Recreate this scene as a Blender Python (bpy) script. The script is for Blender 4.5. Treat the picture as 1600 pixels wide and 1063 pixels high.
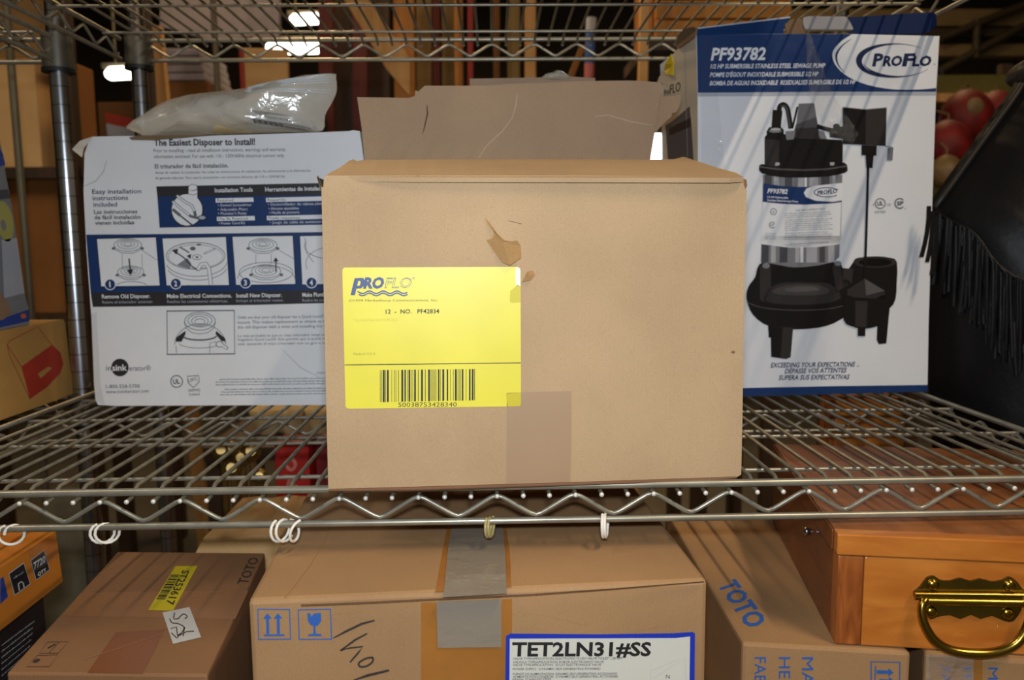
import bpy, math, random
from mathutils import Vector, Matrix
from mathutils.geometry import tessellate_polygon
random.seed(7)
for o in list(bpy.data.objects): bpy.data.objects.remove(o, do_unlink=True)
SC = bpy.context.scene
COL = SC.collection

# ------------------------------------------------------------------ camera
F_PX, CX, CY = 1260.0, 800.0, 531.5          # focal length and centre in pixels of a 1600x1063 frame
CAM = Vector((0.0, 0.0, 1.30))
def _basis(vp=(772.0, 380.0), rho=0.009):
    cy = Vector(((vp[0]-CX)/F_PX, (CY-vp[1])/F_PX, -1.0)).normalized()
    cx = Vector((math.cos(rho), math.sin(rho), 0.0)); cx = (cx - cy*cx.dot(cy)).normalized()
    cz = cx.cross(cy)
    return Matrix((cx, cy, cz))               # rows: world axes in camera space  => world = R @ cam
RW = _basis()
cam_d = bpy.data.cameras.new('camera'); cam = bpy.data.objects.new('camera', cam_d); COL.objects.link(cam)
cam.matrix_world = Matrix.Translation(CAM) @ RW.to_4x4()
cam_d.sensor_width = 23.5; cam_d.lens = F_PX/1600.0*23.5; cam_d.sensor_fit = 'HORIZONTAL'
cam_d.clip_start = 0.02; cam_d.clip_end = 60
cam_d.dof.use_dof = True; cam_d.dof.focus_distance = 0.70; cam_d.dof.aperture_fstop = 4.8
SC.camera = cam

# ------------------------------------------------------------------ light and exposure
SC.view_settings.view_transform = 'Standard'; SC.view_settings.look = 'None'
SC.view_settings.exposure = 0.0; SC.view_settings.gamma = 1.0; SC.view_settings.use_curve_mapping = False
world = bpy.data.worlds.new('world'); SC.world = world; world.use_nodes = True
bg = world.node_tree.nodes['Background']
bg.inputs['Color'].default_value = (1.0, 0.82, 0.58, 1); bg.inputs['Strength'].default_value = 0.07
def lamp(name, kind, loc, energy, color, aim=None, size=None, size_y=None):
    d = bpy.data.lights.new(name, kind); d.energy = energy; d.color = color
    o = bpy.data.objects.new(name, d); COL.objects.link(o); o.location = loc
    if kind == 'AREA':
        d.shape = 'RECTANGLE'; d.size = size; d.size_y = size_y or size
    elif size is not None: d.shadow_soft_size = size
    if aim is not None: o.rotation_euler = (Vector(aim)-Vector(loc)).to_track_quat('-Z', 'Y').to_euler()
    return o
FLASH = CAM + Vector((0.0, -0.03, 0.060))
lamp('camera_flash', 'AREA', FLASH, 5.7, (0.85, 0.93, 1.0), FLASH+Vector((0, 1, -0.10)), 0.05, 0.025)
# warm fluorescent tubes under the warehouse ceiling
tl = lamp('tube_light_front', 'AREA', CAM+Vector((1.30, -0.75, 2.25)), 50.0, (1.0, 0.79, 0.54), None, 0.05, 1.2)   # faces straight down
lamp('panel_light_left', 'AREA', CAM+Vector((-1.9, 0.1, 2.2)), 20.0, (1.0, 0.82, 0.60), CAM+Vector((0.2, 1.0, 0)), 0.6, 1.2)
lamp('tube_light_back', 'AREA', CAM+Vector((-0.8, 3.4, 2.1)), 50.0, (1.0, 0.68, 0.33), CAM+Vector((-0.8, 3.2, -1.3)), 0.15, 1.2)
lamp('tube_light_far', 'AREA', CAM+Vector((1.6, 3.6, 2.1)), 15.0, (1.0, 0.72, 0.36), CAM+Vector((1.4, 3.4, -1.3)), 0.15, 1.2)

# ------------------------------------------------------------------ helpers
def ray(px, py): return (RW @ Vector(((px-CX)/F_PX, (CY-py)/F_PX, -1.0)))
def aty(px, py, y): d = ray(px, py); return CAM + d*(y/d.y)            # point at depth y in front of the camera
def atz(px, py, z): d = ray(px, py); return CAM + d*(z/d.z)            # z relative to the camera height
def atx(px, py, x): d = ray(px, py); return CAM + d*(x/d.x)
Zr = lambda z: CAM.z + z
class Pl:
    """a real plane in the scene; px() finds where a sight line meets it"""
    def __init__(s, o, u, v):
        s.o = Vector(o); s.u = Vector(u).normalized(); v = Vector(v); s.v = (v - s.u*v.dot(s.u)).normalized(); s.n = s.u.cross(s.v)
    def uv(s, px, py):
        d = ray(px, py); t = (s.o-CAM).dot(s.n)/d.dot(s.n); p = CAM + d*t - s.o
        return Vector((p.dot(s.u), p.dot(s.v)))
    def P(s, a, b, off=0.0): return s.o + s.u*a + s.v*b + s.n*off
    def px(s, px, py, off=0.0): q = s.uv(px, py); return s.P(q.x, q.y, off)
def lin(c):
    c = c/255.0
    return c/12.92 if c <= 0.04045 else ((c+0.055)/1.055)**2.4
def rgb(t): return (lin(t[0]), lin(t[1]), lin(t[2]), 1.0)

MATS = {}
def mat(name, col, rough=0.6, metal=0.0, var=0.0, scale=12.0, col2=None, bump=0.0, bscale=300.0, stretch=(1, 1, 1), emit=0.0, spec=0.5, coat=0.0, alpha=1.0, trans=0.0):
    if name in MATS: return MATS[name]
    m = bpy.data.materials.new(name); m.use_nodes = True; nt = m.node_tree; N = nt.nodes; L = nt.links
    b = N['Principled BSDF']; c1 = rgb(col)
    b.inputs['Roughness'].default_value = rough; b.inputs['Metallic'].default_value = metal
    b.inputs['Specular IOR Level'].default_value = spec; b.inputs['Coat Weight'].default_value = coat
    b.inputs['Coat Roughness'].default_value = 0.12
    b.inputs['Alpha'].default_value = alpha; b.inputs['Transmission Weight'].default_value = trans
    tc = N.new('ShaderNodeTexCoord'); mp = N.new('ShaderNodeMapping'); mp.inputs['Scale'].default_value = stretch
    L.new(tc.outputs['Object'], mp.inputs['Vector'])
    nz = N.new('ShaderNodeTexNoise'); nz.inputs['Scale'].default_value = scale; nz.inputs['Detail'].default_value = 5.0
    L.new(mp.outputs['Vector'], nz.inputs['Vector'])
    rp = N.new('ShaderNodeValToRGB'); e = rp.color_ramp.elements
    if col2 is None:
        ca = tuple(max(0, x*(1-var)) for x in c1[:3])+(1,); cb = tuple(min(1, x*(1+var)) for x in c1[:3])+(1,)
    else: ca, cb = c1, rgb(col2)
    e[0].position = 0.32; e[1].position = 0.68; e[0].color = ca; e[1].color = cb
    L.new(nz.outputs['Fac'], rp.inputs['Fac']); L.new(rp.outputs['Color'], b.inputs['Base Color'])
    if bump > 0:
        n2 = N.new('ShaderNodeTexNoise'); n2.inputs['Scale'].default_value = bscale; n2.inputs['Detail'].default_value = 3.0
        L.new(mp.outputs['Vector'], n2.inputs['Vector'])
        bp = N.new('ShaderNodeBump'); bp.inputs['Strength'].default_value = bump; bp.inputs['Distance'].default_value = 0.004
        L.new(n2.outputs['Fac'], bp.inputs['Height']); L.new(bp.outputs['Normal'], b.inputs['Normal'])
    if emit > 0:
        b.inputs['Emission Color'].default_value = c1; b.inputs['Emission Strength'].default_value = emit
    MATS[name] = m; return m
def cardboard(name, col, flute=90.0):
    """kraft board: cloudy tone, fine speckle, faint flute lines"""
    if name in MATS: return MATS[name]
    m = bpy.data.materials.new(name); m.use_nodes = True; nt = m.node_tree; N = nt.nodes; L = nt.links
    b = N['Principled BSDF']; b.inputs['Roughness'].default_value = 0.72; b.inputs['Specular IOR Level'].default_value = 0.25
    c = rgb(col); tc = N.new('ShaderNodeTexCoord')
    n1 = N.new('ShaderNodeTexNoise'); n1.inputs['Scale'].default_value = 9; n1.inputs['Detail'].default_value = 6
    n2 = N.new('ShaderNodeTexNoise'); n2.inputs['Scale'].default_value = 900; n2.inputs['Detail'].default_value = 2
    L.new(tc.outputs['Object'], n1.inputs['Vector']); L.new(tc.outputs['Object'], n2.inputs['Vector'])
    r1 = N.new('ShaderNodeValToRGB'); e = r1.color_ramp.elements
    e[0].position, e[1].position = 0.3, 0.72; e[0].color = tuple(x*0.88 for x in c[:3])+(1,); e[1].color = tuple(min(1, x*1.08) for x in c[:3])+(1,)
    L.new(n1.outputs['Fac'], r1.inputs['Fac'])
    r2 = N.new('ShaderNodeValToRGB'); e = r2.color_ramp.elements
    e[0].position, e[1].position = 0.25, 0.60; e[0].color = (0.86, 0.84, 0.80, 1); e[1].color = (1, 1, 1, 1)
    L.new(n2.outputs['Fac'], r2.inputs['Fac'])
    mx = N.new('ShaderNodeMix'); mx.data_type = 'RGBA'; mx.blend_type = 'MULTIPLY'; mx.inputs[0].default_value = 0.8
    L.new(r1.outputs['Color'], mx.inputs[6]); L.new(r2.outputs['Color'], mx.inputs[7]); L.new(mx.outputs[2], b.inputs['Base Color'])
    w = N.new('ShaderNodeTexWave'); w.inputs['Scale'].default_value = flute; w.inputs['Distortion'].default_value = 0.6; w.bands_direction = 'X'
    L.new(tc.outputs['Object'], w.inputs['Vector'])
    ad = N.new('ShaderNodeMath'); ad.operation = 'ADD'; L.new(w.outputs['Fac'], ad.inputs[0]); L.new(n2.outputs['Fac'], ad.inputs[1])
    bp = N.new('ShaderNodeBump'); bp.inputs['Strength'].default_value = 0.06; bp.inputs['Distance'].default_value = 0.001
    L.new(ad.outputs[0], bp.inputs['Height']); L.new(bp.outputs['Normal'], b.inputs['Normal'])
    MATS[name] = m; return m
def wood(name, ca, cb, axis='X', scale=6.0, rough=0.4, coat=0.0):
    if name in MATS: return MATS[name]
    m = bpy.data.materials.new(name); m.use_nodes = True; nt = m.node_tree; N = nt.nodes; L = nt.links
    b = N['Principled BSDF']; b.inputs['Roughness'].default_value = rough; b.inputs['Coat Weight'].default_value = coat; b.inputs['Coat Roughness'].default_value = 0.15
    tc = N.new('ShaderNodeTexCoord'); mp = N.new('ShaderNodeMapping')
    s = {'X': (0.12, 1, 1), 'Y': (1, 0.12, 1), 'Z': (1, 1, 0.12)}[axis]; mp.inputs['Scale'].default_value = tuple(k*scale for k in s)
    L.new(tc.outputs['Object'], mp.inputs['Vector'])
    n1 = N.new('ShaderNodeTexNoise'); n1.inputs['Scale'].default_value = 4; n1.inputs['Detail'].default_value = 8; n1.inputs['Distortion'].default_value = 1.2
    L.new(mp.outputs['Vector'], n1.inputs['Vector'])
    r = N.new('ShaderNodeValToRGB'); e = r.color_ramp.elements; e[0].position, e[1].position = 0.33, 0.66; e[0].color = rgb(ca); e[1].color = rgb(cb)
    L.new(n1.outputs['Fac'], r.inputs['Fac']); L.new(r.outputs['Color'], b.inputs['Base Color'])
    MATS[name] = m; return m
def film(name, tint, opacity, rough=0.12, bump=0.6, bscale=40.0):
    """clear plastic: mostly see-through, with sharp glints"""
    if name in MATS: return MATS[name]
    m = bpy.data.materials.new(name); m.use_nodes = True; nt = m.node_tree; N = nt.nodes; L = nt.links
    b = N['Principled BSDF']; b.inputs['Base Color'].default_value = rgb(tint); b.inputs['Roughness'].default_value = rough
    b.inputs['Specular IOR Level'].default_value = 0.7
    tc = N.new('ShaderNodeTexCoord'); n = N.new('ShaderNodeTexNoise'); n.inputs['Scale'].default_value = bscale; n.inputs['Detail'].default_value = 4; n.inputs['Distortion'].default_value = 1.0
    L.new(tc.outputs['Object'], n.inputs['Vector'])
    bp = N.new('ShaderNodeBump'); bp.inputs['Strength'].default_value = bump; bp.inputs['Distance'].default_value = 0.004
    L.new(n.outputs['Fac'], bp.inputs['Height']); L.new(bp.outputs['Normal'], b.inputs['Normal'])
    tr = N.new('ShaderNodeBsdfTransparent'); gl = N.new('ShaderNodeBsdfGlossy'); gl.inputs['Roughness'].default_value = rough
    L.new(bp.outputs['Normal'], gl.inputs['Normal'])
    m1 = N.new('ShaderNodeMixShader'); m1.inputs['Fac'].default_value = 0.06; L.new(tr.outputs[0], m1.inputs[1]); L.new(gl.outputs[0], m1.inputs[2])
    m2 = N.new('ShaderNodeMixShader'); m2.inputs['Fac'].default_value = opacity; L.new(m1.outputs[0], m2.inputs[1]); L.new(b.outputs[0], m2.inputs[2])
    L.new(m2.outputs[0], N['Material Output'].inputs['Surface'])
    MATS[name] = m; return m

class MB:
    """collects faces in world space, then becomes ONE mesh object"""
    def __init__(s): s.v = []; s.f = []; s.sm = []
    def add(s, vs, fs, smooth=False):
        k = len(s.v); s.v += [Vector(p) for p in vs]
        for f in fs: s.f.append(tuple(i+k for i in f)); s.sm.append(smooth)
        return s
    def hexa(s, p):      # p: 4 bottom (ccw) + 4 top
        return s.add(p, [(3, 2, 1, 0), (4, 5, 6, 7), (0, 1, 5, 4), (1, 2, 6, 5), (2, 3, 7, 6), (3, 0, 4, 7)])
    def box(s, a, b, bev=0.0):
        x0, y0, z0 = a; x1, y1, z1 = b
        return s.hexa([(x0, y0, z0), (x1, y0, z0), (x1, y1, z0), (x0, y1, z0), (x0, y0, z1), (x1, y0, z1), (x1, y1, z1), (x0, y1, z1)])
    def slab(s, pts, vec):        # polygon (world points, ccw seen from the front) pushed back along vec
        n = len(pts); vec = Vector(vec); tri = tessellate_polygon([[Vector(p) for p in pts]])
        nrm = Vector((0, 0, 0))
        for i in range(n):
            a, b = Vector(pts[i]), Vector(pts[(i+1) % n]); nrm += a.cross(b)
        vs = list(pts)+[Vector(p)+vec for p in pts]; fs = []
        for t in tri:
            a, b, c = [Vector(pts[i]) for i in t]
            if (b-a).cross(c-a).dot(vec) > 0: t = t[::-1]
            fs.append(tuple(t)); fs.append(tuple(i+n for i in t[::-1]))
        fl = nrm.dot(vec) > 0
        for i in range(n):
            j = (i+1) % n; q = (i, i+n, j+n, j); fs.append(q[::-1] if fl else q)
        return s.add(vs, fs)
    def tube(s, pts, r, seg=8, cap=True, closed=False):
        pts = [Vector(p) for p in pts]; n = len(pts); vs = []; prev = None
        for i, p in enumerate(pts):
            if closed: t = pts[(i+1) % n]-pts[i-1]
            else: t = pts[min(i+1, n-1)]-pts[max(i-1, 0)]
            t = t.normalized() if t.length > 1e-9 else Vector((0, 0, 1))
            if prev is None:
                h = Vector((0, 0, 1)) if abs(t.z) < 0.9 else Vector((1, 0, 0)); a = t.cross(h).normalized()
            else: a = (prev - t*prev.dot(t)).normalized()
            prev = a; b = t.cross(a); rr = r[i] if isinstance(r, (list, tuple)) else r
            for k in range(seg):
                w = 2*math.pi*k/seg; vs.append(p+a*(math.cos(w)*rr)+b*(math.sin(w)*rr))
        fs = []
        for i in range(n if closed else n-1):
            j = (i+1) % n
            for k in range(seg):
                q = (k+1) % seg; fs.append((i*seg+k, i*seg+q, j*seg+q, j*seg+k))
        s.add(vs, fs, True)
        if cap and not closed:
            s.add(vs[:seg], [tuple(range(seg))[::-1]]); s.add(vs[-seg:], [tuple(range(seg))])
        return s
    def lathe(s, prof, c, seg=20, axis=(0, 0, 1), caps=True, sharp=False):
        if sharp:
            for i in range(len(prof)-1): s.lathe(prof[i:i+2], c, seg, axis, False)
            return s
        ax = Vector(axis).normalized(); h = Vector((1, 0, 0)) if abs(ax.x) < 0.9 else Vector((0, 1, 0))
        a = ax.cross(h).normalized(); b = ax.cross(a); vs = []; c = Vector(c)
        for r, z in prof:
            for k in range(seg):
                w = 2*math.pi*k/seg; vs.append(c+ax*z+a*(r*math.cos(w))+b*(r*math.sin(w)))
        fs = []
        for i in range(len(prof)-1):
            for k in range(seg):
                q = (k+1) % seg; fs.append((i*seg+k, i*seg+q, (i+1)*seg+q, (i+1)*seg+k))
        s.add(vs, fs, True)
        if caps:
            s.add(vs[:seg], [tuple(range(seg))[::-1]]); s.add(vs[-seg:], [tuple(range(seg))])
        return s
    def build(s, name, m, parent=None, bevel=0.0, kind=None, label=None):
        org = root_loc(parent) if parent else Vector((0, 0, 0))
        if not parent and s.v:
            lo = Vector([min(p[i] for p in s.v) for i in range(3)]); hi = Vector([max(p[i] for p in s.v) for i in range(3)])
            org = Vector(((lo.x+hi.x)/2, (lo.y+hi.y)/2, lo.z))
        me = bpy.data.meshes.new(name); me.from_pydata([p-org for p in s.v], [], s.f)
        me.polygons.foreach_set('use_smooth', s.sm); me.update()
        me.materials.append(m)
        o = bpy.data.objects.new(name, me); COL.objects.link(o)
        if parent: o.parent = parent
        else: o.location = org
        if bevel > 0:
            bv = o.modifiers.new('edge', 'BEVEL'); bv.width = bevel; bv.segments = 2; bv.limit_method = 'ANGLE'; bv.angle_limit = math.radians(40)
        if kind: o['kind'] = kind
        if label: o['label'] = label
        return o
def root_loc(o):
    while o.parent: o = o.parent
    return Vector(o.location)
def thing(name, label, cat, loc, group=None):
    o = bpy.data.objects.new(name, None); o.empty_display_size = 0.02; COL.objects.link(o); o.location = loc
    o['label'] = label; o['category'] = cat
    if group: o['group'] = group
    return o
def tag(o, label, cat, group=None):
    o['label'] = label; o['category'] = cat
    if group: o['group'] = group
    return o
def struct(o): o['kind'] = 'structure'; return o

_txt = {}
def text_geo(body, bold):
    k = (body, bold)
    if k not in _txt:
        c = bpy.data.curves.new('t', 'FONT'); c.body = body; c.resolution_u = 2; c.fill_mode = 'FRONT'; c.offset = bold
        o = bpy.data.objects.new('t', c); me = o.to_mesh()
        vs = [tuple(v.co[:2]) for v in me.vertices]; fs = [tuple(p.vertices) for p in me.polygons]
        o.to_mesh_clear(); bpy.data.objects.remove(o); bpy.data.curves.remove(c)
        _txt[k] = (vs, fs)
    return _txt[k]
INK = {'lettering', 'small_print', 'barcode', 'drawing', 'print', 'pump_picture', 'handwriting', 'marker_writing', 'handling_mark', 'crease', 'script', 'emblem', 'line_sketch'}
class Print:
    """flat ink printed on a plane; every colour and layer is one thin mesh, a child of what it is printed on"""
    def __init__(s, pl, parent): s.pl = pl; s.parent = parent; s.mb = {}
    def b(s, m, layer, name='print'):
        k = (m.name, layer, name)
        if k not in s.mb: s.mb[k] = (MB(), m)
        return s.mb[k][0]
    def off(s, layer): return 0.0002+0.00016*layer
    def poly(s, pts, m, layer=1, name='print'):
        w = [s.pl.px(x, y, s.off(layer)) for x, y in pts]
        tri = tessellate_polygon([w]); fs = []
        for t in tri:
            a, b, c = [w[i] for i in t]; fs.append(tuple(t) if (b-a).cross(c-a).dot(s.pl.n) > 0 else tuple(t[::-1]))
        s.b(m, layer, name).add(w, fs); return s
    def rect(s, x0, y0, x1, y1, m, layer=1, name='print'): return s.poly([(x0, y0), (x1, y0), (x1, y1), (x0, y1)], m, layer, name)
    def ell(s, cx, cy, rx, ry, m, layer=1, a0=0, a1=360, rot=0, name='print'):
        n = 28; c, q = math.cos(math.radians(rot)), math.sin(math.radians(rot)); P = []
        for i in range(n + (0 if a1-a0 == 360 else 1)):
            a = math.radians(a0+(a1-a0)*i/n); x, y = rx*math.cos(a), ry*math.sin(a); P.append((cx+x*c-y*q, cy+x*q+y*c))
        return s.poly(P, m, layer, name)
    def stroke(s, pts, w, m, layer=1, closed=False, name='print'):
        n = len(pts); W = w if isinstance(w, (list, tuple)) else [w]*n; A = []; B = []
        for i in range(n):
            if closed: a, b = pts[i-1], pts[(i+1) % n]
            else: a, b = pts[max(i-1, 0)], pts[min(i+1, n-1)]
            dx, dy = b[0]-a[0], b[1]-a[1]; l = math.hypot(dx, dy) or 1; nx, ny = -dy/l*W[i]/2, dx/l*W[i]/2
            A.append(s.pl.px(pts[i][0]+nx, pts[i][1]+ny, s.off(layer))); B.append(s.pl.px(pts[i][0]-nx, pts[i][1]-ny, s.off(layer)))
        fs = [(i, n+i, n+(i+1) % n, (i+1) % n) for i in range(n if closed else n-1)]
        v = A+B; f0 = fs[0]
        if (v[f0[1]]-v[f0[0]]).cross(v[f0[2]]-v[f0[0]]).dot(s.pl.n) < 0: fs = [f[::-1] for f in fs]
        s.b(m, layer, name).add(v, fs); return s
    def ring(s, cx, cy, rx, ry, w, m, layer=1, a0=0, a1=360, rot=0, name='print'):
        n = 26; c, q = math.cos(math.radians(rot)), math.sin(math.radians(rot)); P = []; full = a1-a0 == 360
        for i in range(n + (0 if full else 1)):
            a = math.radians(a0+(a1-a0)*i/n); x, y = rx*math.cos(a), ry*math.sin(a); P.append((cx+x*c-y*q, cy+x*q+y*c))
        return s.stroke(P, w, m, layer, closed=full, name=name)
    def text(s, body, x0, y0, x1, y1, h, m, bold=0.0, shear=0.0, layer=2, name='lettering', vert=False, up=None):
        """baseline from pixel (x0,y0) to (x1,y1), capitals h pixels tall"""
        vs, fs = text_geo(body, bold)
        if not vs: return s
        lo = min(v[0] for v in vs); hi = max(v[0] for v in vs)
        a = s.pl.uv(x0, y0); b = s.pl.uv(x1, y1); d = b-a; W = d.length; d = d/W
        if up is None: e = Vector((-d.y, d.x)); hh = (s.pl.uv(x0, y0-h)-a).length if not vert else (s.pl.uv(x0+h, y0)-a).length
        else:
            q = s.pl.uv(x0+up[0], y0+up[1])-a; hh = q.length; e = q/hh
        sx = W/(hi-lo); sy = hh/0.70; out = []
        for x, y in vs:
            p = a + d*((x-lo)*sx + y*sy*shear) + e*(y*sy); out.append(s.pl.P(p.x, p.y, s.off(layer)))
        # keep faces towards the viewer
        f0 = fs[0]
        if (out[f0[1]]-out[f0[0]]).cross(out[f0[2]]-out[f0[0]]).dot(s.pl.n) < 0: fs = [f[::-1] for f in fs]
        s.b(m, layer, name).add(out, fs); return s
    def micro(s, x0, y0, x1, y1, h, m, layer=1, sd=None):
        """a line of print too small to read: word-sized marks"""
        rn = random.Random(sd if sd is not None else int(x0*7+y0*13)); L = math.hypot(x1-x0, y1-y0); t = 0.0
        ux, uy = (x1-x0)/L, (y1-y0)/L
        while t < L:
            w = min(L-t, rn.uniform(1.2, 5.0)*h)
            k = 0.0
            while k < w:
                q = min(w-k, h*0.34); hh = h*rn.choice((0.62, 0.62, 0.62, 1.0)); a = t+k
                s.poly([(x0+ux*a, y0+uy*a), (x0+ux*(a+q), y0+uy*(a+q)), (x0+ux*(a+q), y0+uy*(a+q)-hh), (x0+ux*a, y0+uy*a-hh)], m, layer, 'small_print'); k += h*0.55
            t += w+h*0.5
        return s
    def done(s):
        for (mn, ly, nm), (mb, m) in s.mb.items(): mb.build(nm, m, s.parent, kind='stuff' if nm in INK else None)
def ccp(ox, oy, sc):
    return lambda pts: [(ox+x/sc, oy+y/sc) for x, y in pts]
def smooth(pts, k=4, closed=False):
    """Catmull-Rom through 2D/3D points"""
    P = [Vector(p) for p in pts]; n = len(P); out = []
    for i in range(n if closed else n-1):
        g = lambda j: P[j % n] if closed else P[max(0, min(n-1, j))]
        a, b, c, d = g(i-1), g(i), g(i+1), g(i+2)
        for t in [q/k for q in range(k)]:
            out.append(0.5*((2*b)+(c-a)*t+(2*a-5*b+4*c-d)*t*t+(3*b-a-3*c+d)*t*t*t))
    if not closed: out.append(P[-1])
    return [tuple(p) for p in out]
def pillow(mb, ring, centre, bulge_f, bulge_b, front, rings=9, power=2.2, noise=0.0, sd=1):
    """closed cushion-like body grown from an outline (world points): bulges along front and backwards"""
    rnd = random.Random(sd); n = len(ring); front = Vector(front).normalized(); centre = Vector(centre)
    ph = [rnd.uniform(0, 6.28) for _ in range(6)]
    for sgn, bl in ((1, bulge_f), (-1, bulge_b)):
        vs = []
        for r in range(rings):
            s = 1-r/rings; h = bl*(1-s**power)**0.6
            for i, p in enumerate(ring):
                q = centre+(Vector(p)-centre)*s
                w = noise*(1-s)*s*4*(math.sin(q.x*90+ph[0])*math.sin(q.z*70+ph[1])+0.6*math.sin(q.x*170+q.z*130+ph[2]))
                vs.append(q+front*sgn*(h+w))
        vs.append(centre+front*sgn*bl); fs = []
        for r in range(rings-1):
            for i in range(n):
                j = (i+1) % n; f = (r*n+i, r*n+j, (r+1)*n+j, (r+1)*n+i); fs.append(f if sgn > 0 else f[::-1])
        for i in range(n):
            f = ((rings-1)*n+i, (rings-1)*n+(i+1) % n, rings*n); fs.append(f if sgn > 0 else f[::-1])
        mb.add(vs, fs, True)
    return mb

def pillow_h(ring, centre, p, bulge, power):
    """height of the pillow surface above its plane at point p of the plane"""
    c = Vector(centre); d = Vector(p)-c; r = d.length
    if r < 1e-6: return bulge
    a = math.atan2(d.z, d.x); best = None
    n = len(ring)
    for i in range(n):
        e, f = Vector(ring[i])-c, Vector(ring[(i+1) % n])-c
        den = (d.x/r)*(f.z-e.z)-(d.z/r)*(f.x-e.x)
        if abs(den) < 1e-12: continue
        t = (e.x*(f.z-e.z)-e.z*(f.x-e.x))/den
        u = (e.x*(d.z/r)-e.z*(d.x/r))/den
        if t > 0 and -1e-6 <= u <= 1+1e-6: best = t if best is None else max(best, t)
    s = min(1.0, r/best) if best else 1.0
    return bulge*(1-s**power)**0.6

def on_pillow(ring, centre, pl, bulge, power):
    """returns f(px, py, lift): point on the front of a pillow body, lifted a little"""
    def f(x, y, e=0.0):
        o = 0.0
        for _ in range(14):
            q = pl.px(x, y, o); q = q-pl.n*(q-pl.o).dot(pl.n); o = 0.5*o+0.5*pillow_h(ring, centre, q, bulge, power)
        return pl.px(x, y, o+e)
    return f

# ------------------------------------------------------------------ the setting
M_floor = mat('concrete floor', (96, 88, 76), 0.8, var=0.25, scale=2.5)
M_wall = mat('dark warehouse wall', (52, 44, 33), 0.85, var=0.3, scale=1.5)
M_ceil = mat('warehouse ceiling', (74, 66, 50), 0.9, var=0.3, scale=1.0)
struct(MB().box((-6, -3.5, -0.1), (6, 7.2, 0.0)).build('floor', M_floor))
struct(MB().box((-6, 7.0, 0.0), (6, 7.2, 4.6)).build('wall_back', M_wall))
struct(MB().box((-6.2, -3.5, 0.0), (-6.0, 7.2, 4.6)).build('wall_left', M_wall))
struct(MB().box((6.0, -3.5, 0.0), (6.2, 7.2, 4.6)).build('wall_right', M_wall))
struct(MB().box((-6.2, -3.5, 4.6), (6.2, 7.2, 4.7)).build('ceiling', M_ceil))

# ------------------------------------------------------------------ wire shelving
M_wire = mat('dull zinc shelf wire', (130, 124, 106), 0.45, metal=0.45, var=0.18, scale=60)
M_rail = mat('dull zinc shelf rail', (152, 148, 134), 0.36, metal=0.6, var=0.16, scale=40)
M_post = mat('chrome post', (176, 180, 186), 0.27, metal=1.0, var=0.06, scale=30)
_nt = M_post.node_tree; _N = _nt.nodes; _b = _N['Principled BSDF']          # thin grooves every inch
_tc = _N.new('ShaderNodeTexCoord'); _sx = _N.new('ShaderNodeSeparateXYZ'); _nt.links.new(_tc.outputs['Object'], _sx.inputs[0])
_m1 = _N.new('ShaderNodeMath'); _m1.operation = 'MULTIPLY'; _m1.inputs[1].default_value = 1/0.0254; _nt.links.new(_sx.outputs['Z'], _m1.inputs[0])
_m2 = _N.new('ShaderNodeMath'); _m2.operation = 'FRACT'; _nt.links.new(_m1.outputs[0], _m2.inputs[0])
_m3 = _N.new('ShaderNodeMath'); _m3.operation = 'LESS_THAN'; _m3.inputs[1].default_value = 0.045; _nt.links.new(_m2.outputs[0], _m3.inputs[0])
_src = _b.inputs['Base Color'].links[0].from_socket; _mx = _N.new('ShaderNodeMix'); _mx.data_type = 'RGBA'; _nt.links.new(_m3.outputs[0], _mx.inputs[0]); _nt.links.new(_src, _mx.inputs[6]); _mx.inputs[7].default_value = (0.05, 0.05, 0.05, 1); _nt.links.new(_mx.outputs[2], _b.inputs['Base Color'])
M_collar = mat('grey zinc collar', (120, 116, 104), 0.42, metal=0.8, var=0.1)
M_sleeve = mat('black plastic sleeve', (20, 20, 20), 0.5)
Y0, Y1 = 0.680, 1.330                 # front and rear rail
ZM, ZU = -0.2100, 0.3215              # rail centres of the middle and upper shelf, relative to the camera
ZL = -0.640                           # lower shelf
PITCH = 0.0226
XPH = aty(1180.6, 757, Y0).x          # a wire end seen in the photograph
XPK = aty(1260.0, 764, Y0).x          # a crest of the zigzag
def zigzag(a, b, phase, zt, zb, period, fn):
    """rounded zigzag wire between coordinates a..b; fn(t, z) gives the world point"""
    n = int((b-a)/period*14); mid, amp = (zt+zb)/2, (zt-zb)/2; nrm = math.asin(0.955); pts = []
    for i in range(n+1):
        t = a+(b-a)*i/n; pts.append(fn(t, mid+amp*math.asin(0.955*math.cos(2*math.pi*(t-phase)/period))/nrm))
    return pts
_wire_me = {}
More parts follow.
